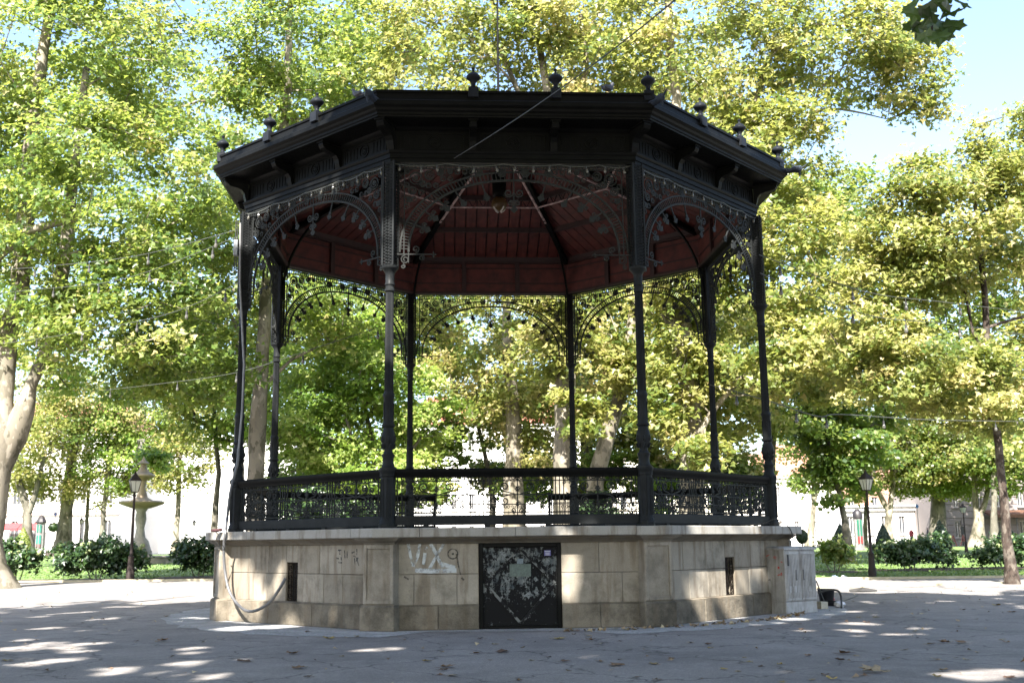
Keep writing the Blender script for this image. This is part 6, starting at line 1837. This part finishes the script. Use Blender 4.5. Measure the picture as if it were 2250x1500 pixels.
# a small figure by the shopfront, and one left of it
def person(label, px, d, h, rz, top_col, leg_col, hair):
    b = ground_at(px, d)
    T = thing('person', label, 'person', b, rz)
    vs = [(0, 0, .92), (0, 0, 1.12), (0, 0, 1.40), (0, -.01, 1.50), (0, -.02, 1.60), (0, -.02, 1.70),
          (.10, 0, .88), (.10, -.10, .48), (.10, -.02, .07), (.11, -.14, .04), (-.10, 0, .88), (-.10, .10, .48), (-.10, .20, .08), (-.11, .10, .04),
          (.19, 0, 1.38), (.25, .03, 1.12), (.24, -.10, .90), (.24, -.16, .80), (-.19, 0, 1.38), (-.25, .0, 1.12), (-.24, .08, .90), (-.24, .10, .80)]
    es = [(0, 1), (1, 2), (2, 3), (3, 4), (4, 5), (0, 6), (6, 7), (7, 8), (8, 9), (0, 10), (10, 11), (11, 12), (12, 13), (2, 14), (14, 15), (15, 16), (16, 17), (2, 18), (18, 19), (19, 20), (20, 21)]
    rr_ = [.15, .14, .15, .06, .09, .085, .10, .07, .045, .04, .10, .07, .045, .04, .065, .045, .035, .03, .065, .045, .035, .03]
    me = bpy.data.meshes.new('body'); me.from_pydata([tuple(c_ * h / 1.75 for c_ in q) for q in vs], es, [])
    mt, t, p = nodes('clothes_' + str(px))
    sp_ = N(t, 'ShaderNodeSeparateXYZ'); t.links.new(coords(t), sp_.inputs[0])
    mr = N(t, 'ShaderNodeMapRange'); mr.inputs[2].default_value = 1.8 * h / 1.75; t.links.new(sp_.outputs['Z'], mr.inputs[0])
    rp = ramp(t, mr.outputs[0], [(0, leg_col), (.51, top_col), (.835, (.42, .27, .20)), (.93, hair)])
    rp.node.color_ramp.interpolation = 'CONSTANT'
    t.links.new(rp, p.inputs['Base Color']); p.inputs['Roughness'].default_value = .8
    me.materials.append(mt)
    o = put('body', me, T)
    o.modifiers.new('skin', 'SKIN')
    for i, sv in enumerate(me.skin_vertices[0].data): sv.radius = (rr_[i] * h / 1.75, rr_[i] * h / 1.75); sv.use_root = (i == 0)
    o.modifiers.new('sub', 'SUBSURF').render_levels = 1
person('distant person in dark clothes walking past the white shopfront', 2040, 104, 1.75, 1.2, (.03, .03, .05), (.03, .03, .04), (.04, .03, .02))
person('distant person in red beside the far lamp posts', 2004, 104, 1.7, -1.0, (.35, .05, .06), (.05, .05, .09), (.05, .03, .02))

# ------------------------------------------------------------------ buildings
def facade(label, x0, x1, d, top_y, floors, n, col, roofcol=None, door=False, arcade=False, depth=14, sillcol=(.55, .53, .5), win=(.42, .60), courses=0, rz=0.0, band=None, blank=False):
    a, c = ground_at(x0, d), ground_at(x1, d)
    g = min(a.z, c.z) - .05
    H = at((x0 + x1) / 2, top_y, d).z - g
    Wd = (c - a).length
    T = thing('building', label, 'building', (a.x, a.y, g), rz)
    wm = simple('plaster_' + str(int(x0)) + '_' + str(int(top_y)), col, .85, .08, .6)
    gl = simple('window_glass_' + str(int(x0)) + '_' + str(int(top_y)), (.05, .055, .065), .15, .3, .5)
    fm = simple('window_frame_' + str(int(x0)) + '_' + str(int(top_y)), (.40, .38, .36), .6)
    fh = H / floors
    us, zs = [0.0], [0.0]
    cells = set()
    wu = Wd / n
    for i in range(n): us += [wu * (i + .5 - win[0] / 2), wu * (i + .5 + win[0] / 2)]
    us.append(Wd)
    for f in range(floors): zs += [fh * f + fh * (.5 - win[1] / 2 + .03) if not (arcade and f == 0) else .02, fh * f + fh * (.5 + win[1] / 2 + .03)]
    zs.append(H)
    mb = MB()
    for i in range(len(us) - 1):
        for j in range(len(zs) - 1):
            hole = (i % 2 == 1 and j % 2 == 1) and not blank
            if not hole: mb.add([(us[i], 0, zs[j]), (us[i + 1], 0, zs[j]), (us[i + 1], 0, zs[j + 1]), (us[i], 0, zs[j + 1])], [(0, 1, 2, 3)])
            else: cells.add((i, j))
    mb.add([(0, 0, 0), (0, depth, 0), (0, depth, H), (0, 0, H)], [(0, 3, 2, 1)]); mb.add([(Wd, 0, 0), (Wd, depth, 0), (Wd, depth, H), (Wd, 0, H)], [(0, 1, 2, 3)])
    mb.add([(0, depth, 0), (Wd, depth, 0), (Wd, depth, H), (0, depth, H)], [(0, 3, 2, 1)]); mb.add([(0, 0, H), (Wd, 0, H), (Wd, depth, H), (0, depth, H)], [(0, 1, 2, 3)])
    for i, j in cells:
        u0, u1, z0, z1 = us[i], us[i + 1], zs[j], zs[j + 1]
        mb.add([(u0, 0, z0), (u1, 0, z0), (u1, 0, z1), (u0, 0, z1), (u0, .3, z0), (u1, .3, z0), (u1, .3, z1), (u0, .3, z1)], [(0, 4, 5, 1), (1, 5, 6, 2), (2, 6, 7, 3), (3, 7, 4, 0)])
    wall = mb.build('wall', wm, T)
    if courses:
        for k_ in range(courses):
            z = H * (k_ + .5) / courses
            hh = H / courses
            segs = []
            cur = 0.0
            for i in range(1, len(us) - 1, 2):
                j = next((q for q in range(1, len(zs) - 1, 2) if zs[q] - hh * .4 < z < zs[q + 1] + hh * .4), None)
                if j is not None and (i, j) in cells:
                    segs.append((cur, us[i] - .05)); cur = us[i + 1] + .05
            segs.append((cur, Wd))
            for s0, s1 in segs:
                if s1 > s0 + .1: MB().block(s0 + .01, s1 - .01, z - hh / 2 + .035, z + hh / 2 - .035, -.07, .02, .03).build('stone_course', wm, wall)
    mb = MB(); mb.box((Wd / 2, -.12, H - .2), (Wd + .3, .36, .4)); mb.box((Wd / 2, -.24, H + .04), (Wd + .5, .6, .12))
    mb.build('cornice', wm, T)
    if band: 
        zb = fh * 1.0
        mb = MB(); mb.box((Wd / 2, -.1, zb), (Wd, .3, .35)); mb.build('string_course', simple('band_' + str(int(x0)), band, .8), T)
    for i, j in sorted(cells):
        u0, u1, z0, z1 = us[i], us[i + 1], zs[j], zs[j + 1]
        ww, hh = u1 - u0, z1 - z0
        mb = MB()
        t_ = .09
        for s0, s1, q0, q1 in ((u0, u0 + t_, z0, z1), (u1 - t_, u1, z0, z1), (u0 + t_, u1 - t_, z0, z0 + t_), (u0 + t_, u1 - t_, z1 - t_, z1), ((u0 + u1) / 2 - .04, (u0 + u1) / 2 + .04, z0 + t_, z1 - t_)):
            mb.box(((s0 + s1) / 2, .20, (q0 + q1) / 2), (s1 - s0, .08, q1 - q0))
        if arcade and j == 1:
            pts = [(u0 + ww / 2 + ww / 2 * math.cos(a_), z1 - ww / 2 + ww / 2 * math.sin(a_)) for a_ in np.linspace(0, math.pi, 12)]
            for sd in (0, 1):
                cpt = (u1, z1) if sd == 0 else (u0, z1)
                half = pts[:6] + [(u0 + ww / 2, z1)] if sd == 0 else [(u0 + ww / 2, z1)] + pts[6:]
                m2 = MB(); m2.prism([cpt] + (half[::-1] if sd == 0 else half[::-1]), 1, .004, .26); m2.build('arch_spandrel', wm, wall)
        f_ = mb.build('window', fm, T)
        mb = MB(); mb.add([(u0, .235, z0), (u1, .235, z0), (u1, .235, z1), (u0, .235, z1)], [(0, 1, 2, 3)]); mb.build('pane', gl, f_)
        mb = MB(); mb.box(((u0 + u1) / 2, -.06, z0 - .06), (ww + .3, .24, .10)); mb.build('sill', wm, f_)
    if roofcol:
        mb = MB(); mb.add([(-.4, -.4, H + .1), (Wd + .4, -.4, H + .1), (Wd + .4, depth, H + .1), (-.4, depth, H + .1), (1.5, depth / 2, H + 4.2), (Wd - 1.5, depth / 2, H + 4.2)], [(0, 1, 5, 4), (1, 2, 5), (2, 3, 4, 5), (3, 0, 4)])
        mb.build('roof', simple('roof_tiles_' + str(int(x0)), roofcol, .8, .3, 3), T)
    return T, H, Wd, fh
WHT = (.74, .73, .70)
facade('white arcaded building with round arches behind the left trees', -150, 258, 118, 950, 3, 8, WHT, (.30, .13, .09), arcade=True, band=(.50, .40, .34), win=(.38, .62))
facade('very bright pale facade behind the fountain', 262, 640, 126, 960, 3, 9, (.78, .76, .72), None, win=(.30, .5), blank=True)
facade('white building with grey windows seen through the middle of the bandstand', 900, 1290, 120, 935, 4, 10, WHT, (.34, .12, .08), win=(.30, .50))
facade('tall pale yellow building behind the right half of the bandstand', 1300, 1690, 128, 1000, 3, 8, (.70, .66, .56), None, win=(.30, .50))
facade('bright plain white building right of the bandstand', 1696, 1850, 118, 1050, 2, 4, (.78, .74, .70), (.36, .17, .11), win=(.28, .42), courses=9)
facade('salmon building rising behind the white shops on the right', 1850, 2060, 138, 1020, 3, 4, (.30, .17, .12), (.2, .08, .05), win=(.26, .5))
facade('low white shop building with square windows on the right', 1852, 2082, 112, 1112, 1, 6, (.78, .77, .75), None, win=(.38, .46), band=None)
T, H, Wd, fh = facade('grey-pink rusticated stone building behind the far right trees', 2084, 2420, 104, 930, 4, 7, (.19, .165, .155), None, win=(.30, .55), courses=18)
aw = thing('awning', 'brown awning along the foot of the stone building', 'awning', ground_at(2172, 102.5))
L_ = (ground_at(2420, 102.5) - ground_at(2172, 102.5)).length
mb = MB(); zt = at(2200, 1130, 102.5).z - aw.location.z
mb.add([(0, 1.2, zt + .45), (L_, 1.2, zt + .45), (L_, -1.2, zt), (0, -1.2, zt), (0, 1.2, zt + .40), (L_, 1.2, zt + .40), (L_, -1.2, zt - .30), (0, -1.2, zt - .30)], [(0, 1, 2, 3), (7, 6, 5, 4), (3, 2, 6, 7), (0, 3, 7, 4), (1, 5, 6, 2), (0, 4, 5, 1)])
mb.build('canopy', simple('awning_brown', (.10, .045, .024), .8), aw)
for i in range(5):
    mb = MB(); mb.tube([(L_ * (i + .1) / 5, -1.1, 0), (L_ * (i + .1) / 5, -1.1, zt - .05)], .05, 5); mb.build('post', simple('awning_post' + str(i), (.06, .06, .06), .5), aw)
rd = simple('red_shop_awning', (.28, .03, .035), .7)
for px, lab in ((15, 'pink-red shop blind under the leftmost arch'), (62, 'red shop blind behind the golden topiary cone')):
    q = ground_at(px, 116.3); z0 = at(px, 1160, 116.3).z
    mb = MB(); mb.add([(-1.1, .9, z0 - q.z + .55), (1.1, .9, z0 - q.z + .55), (1.1, -.2, z0 - q.z), (-1.1, -.2, z0 - q.z), (1.1, -.2, z0 - q.z - .25), (-1.1, -.2, z0 - q.z - .25), (-1.1, .9, z0 - q.z + .5), (1.1, .9, z0 - q.z + .5)], [(0, 1, 2, 3), (3, 2, 4, 5), (6, 5, 4, 7), (0, 3, 5, 6), (1, 7, 4, 2), (0, 6, 7, 1)])
    tag(mb.build('shop_blind', rd, None, False, q), lab, 'shop blind')
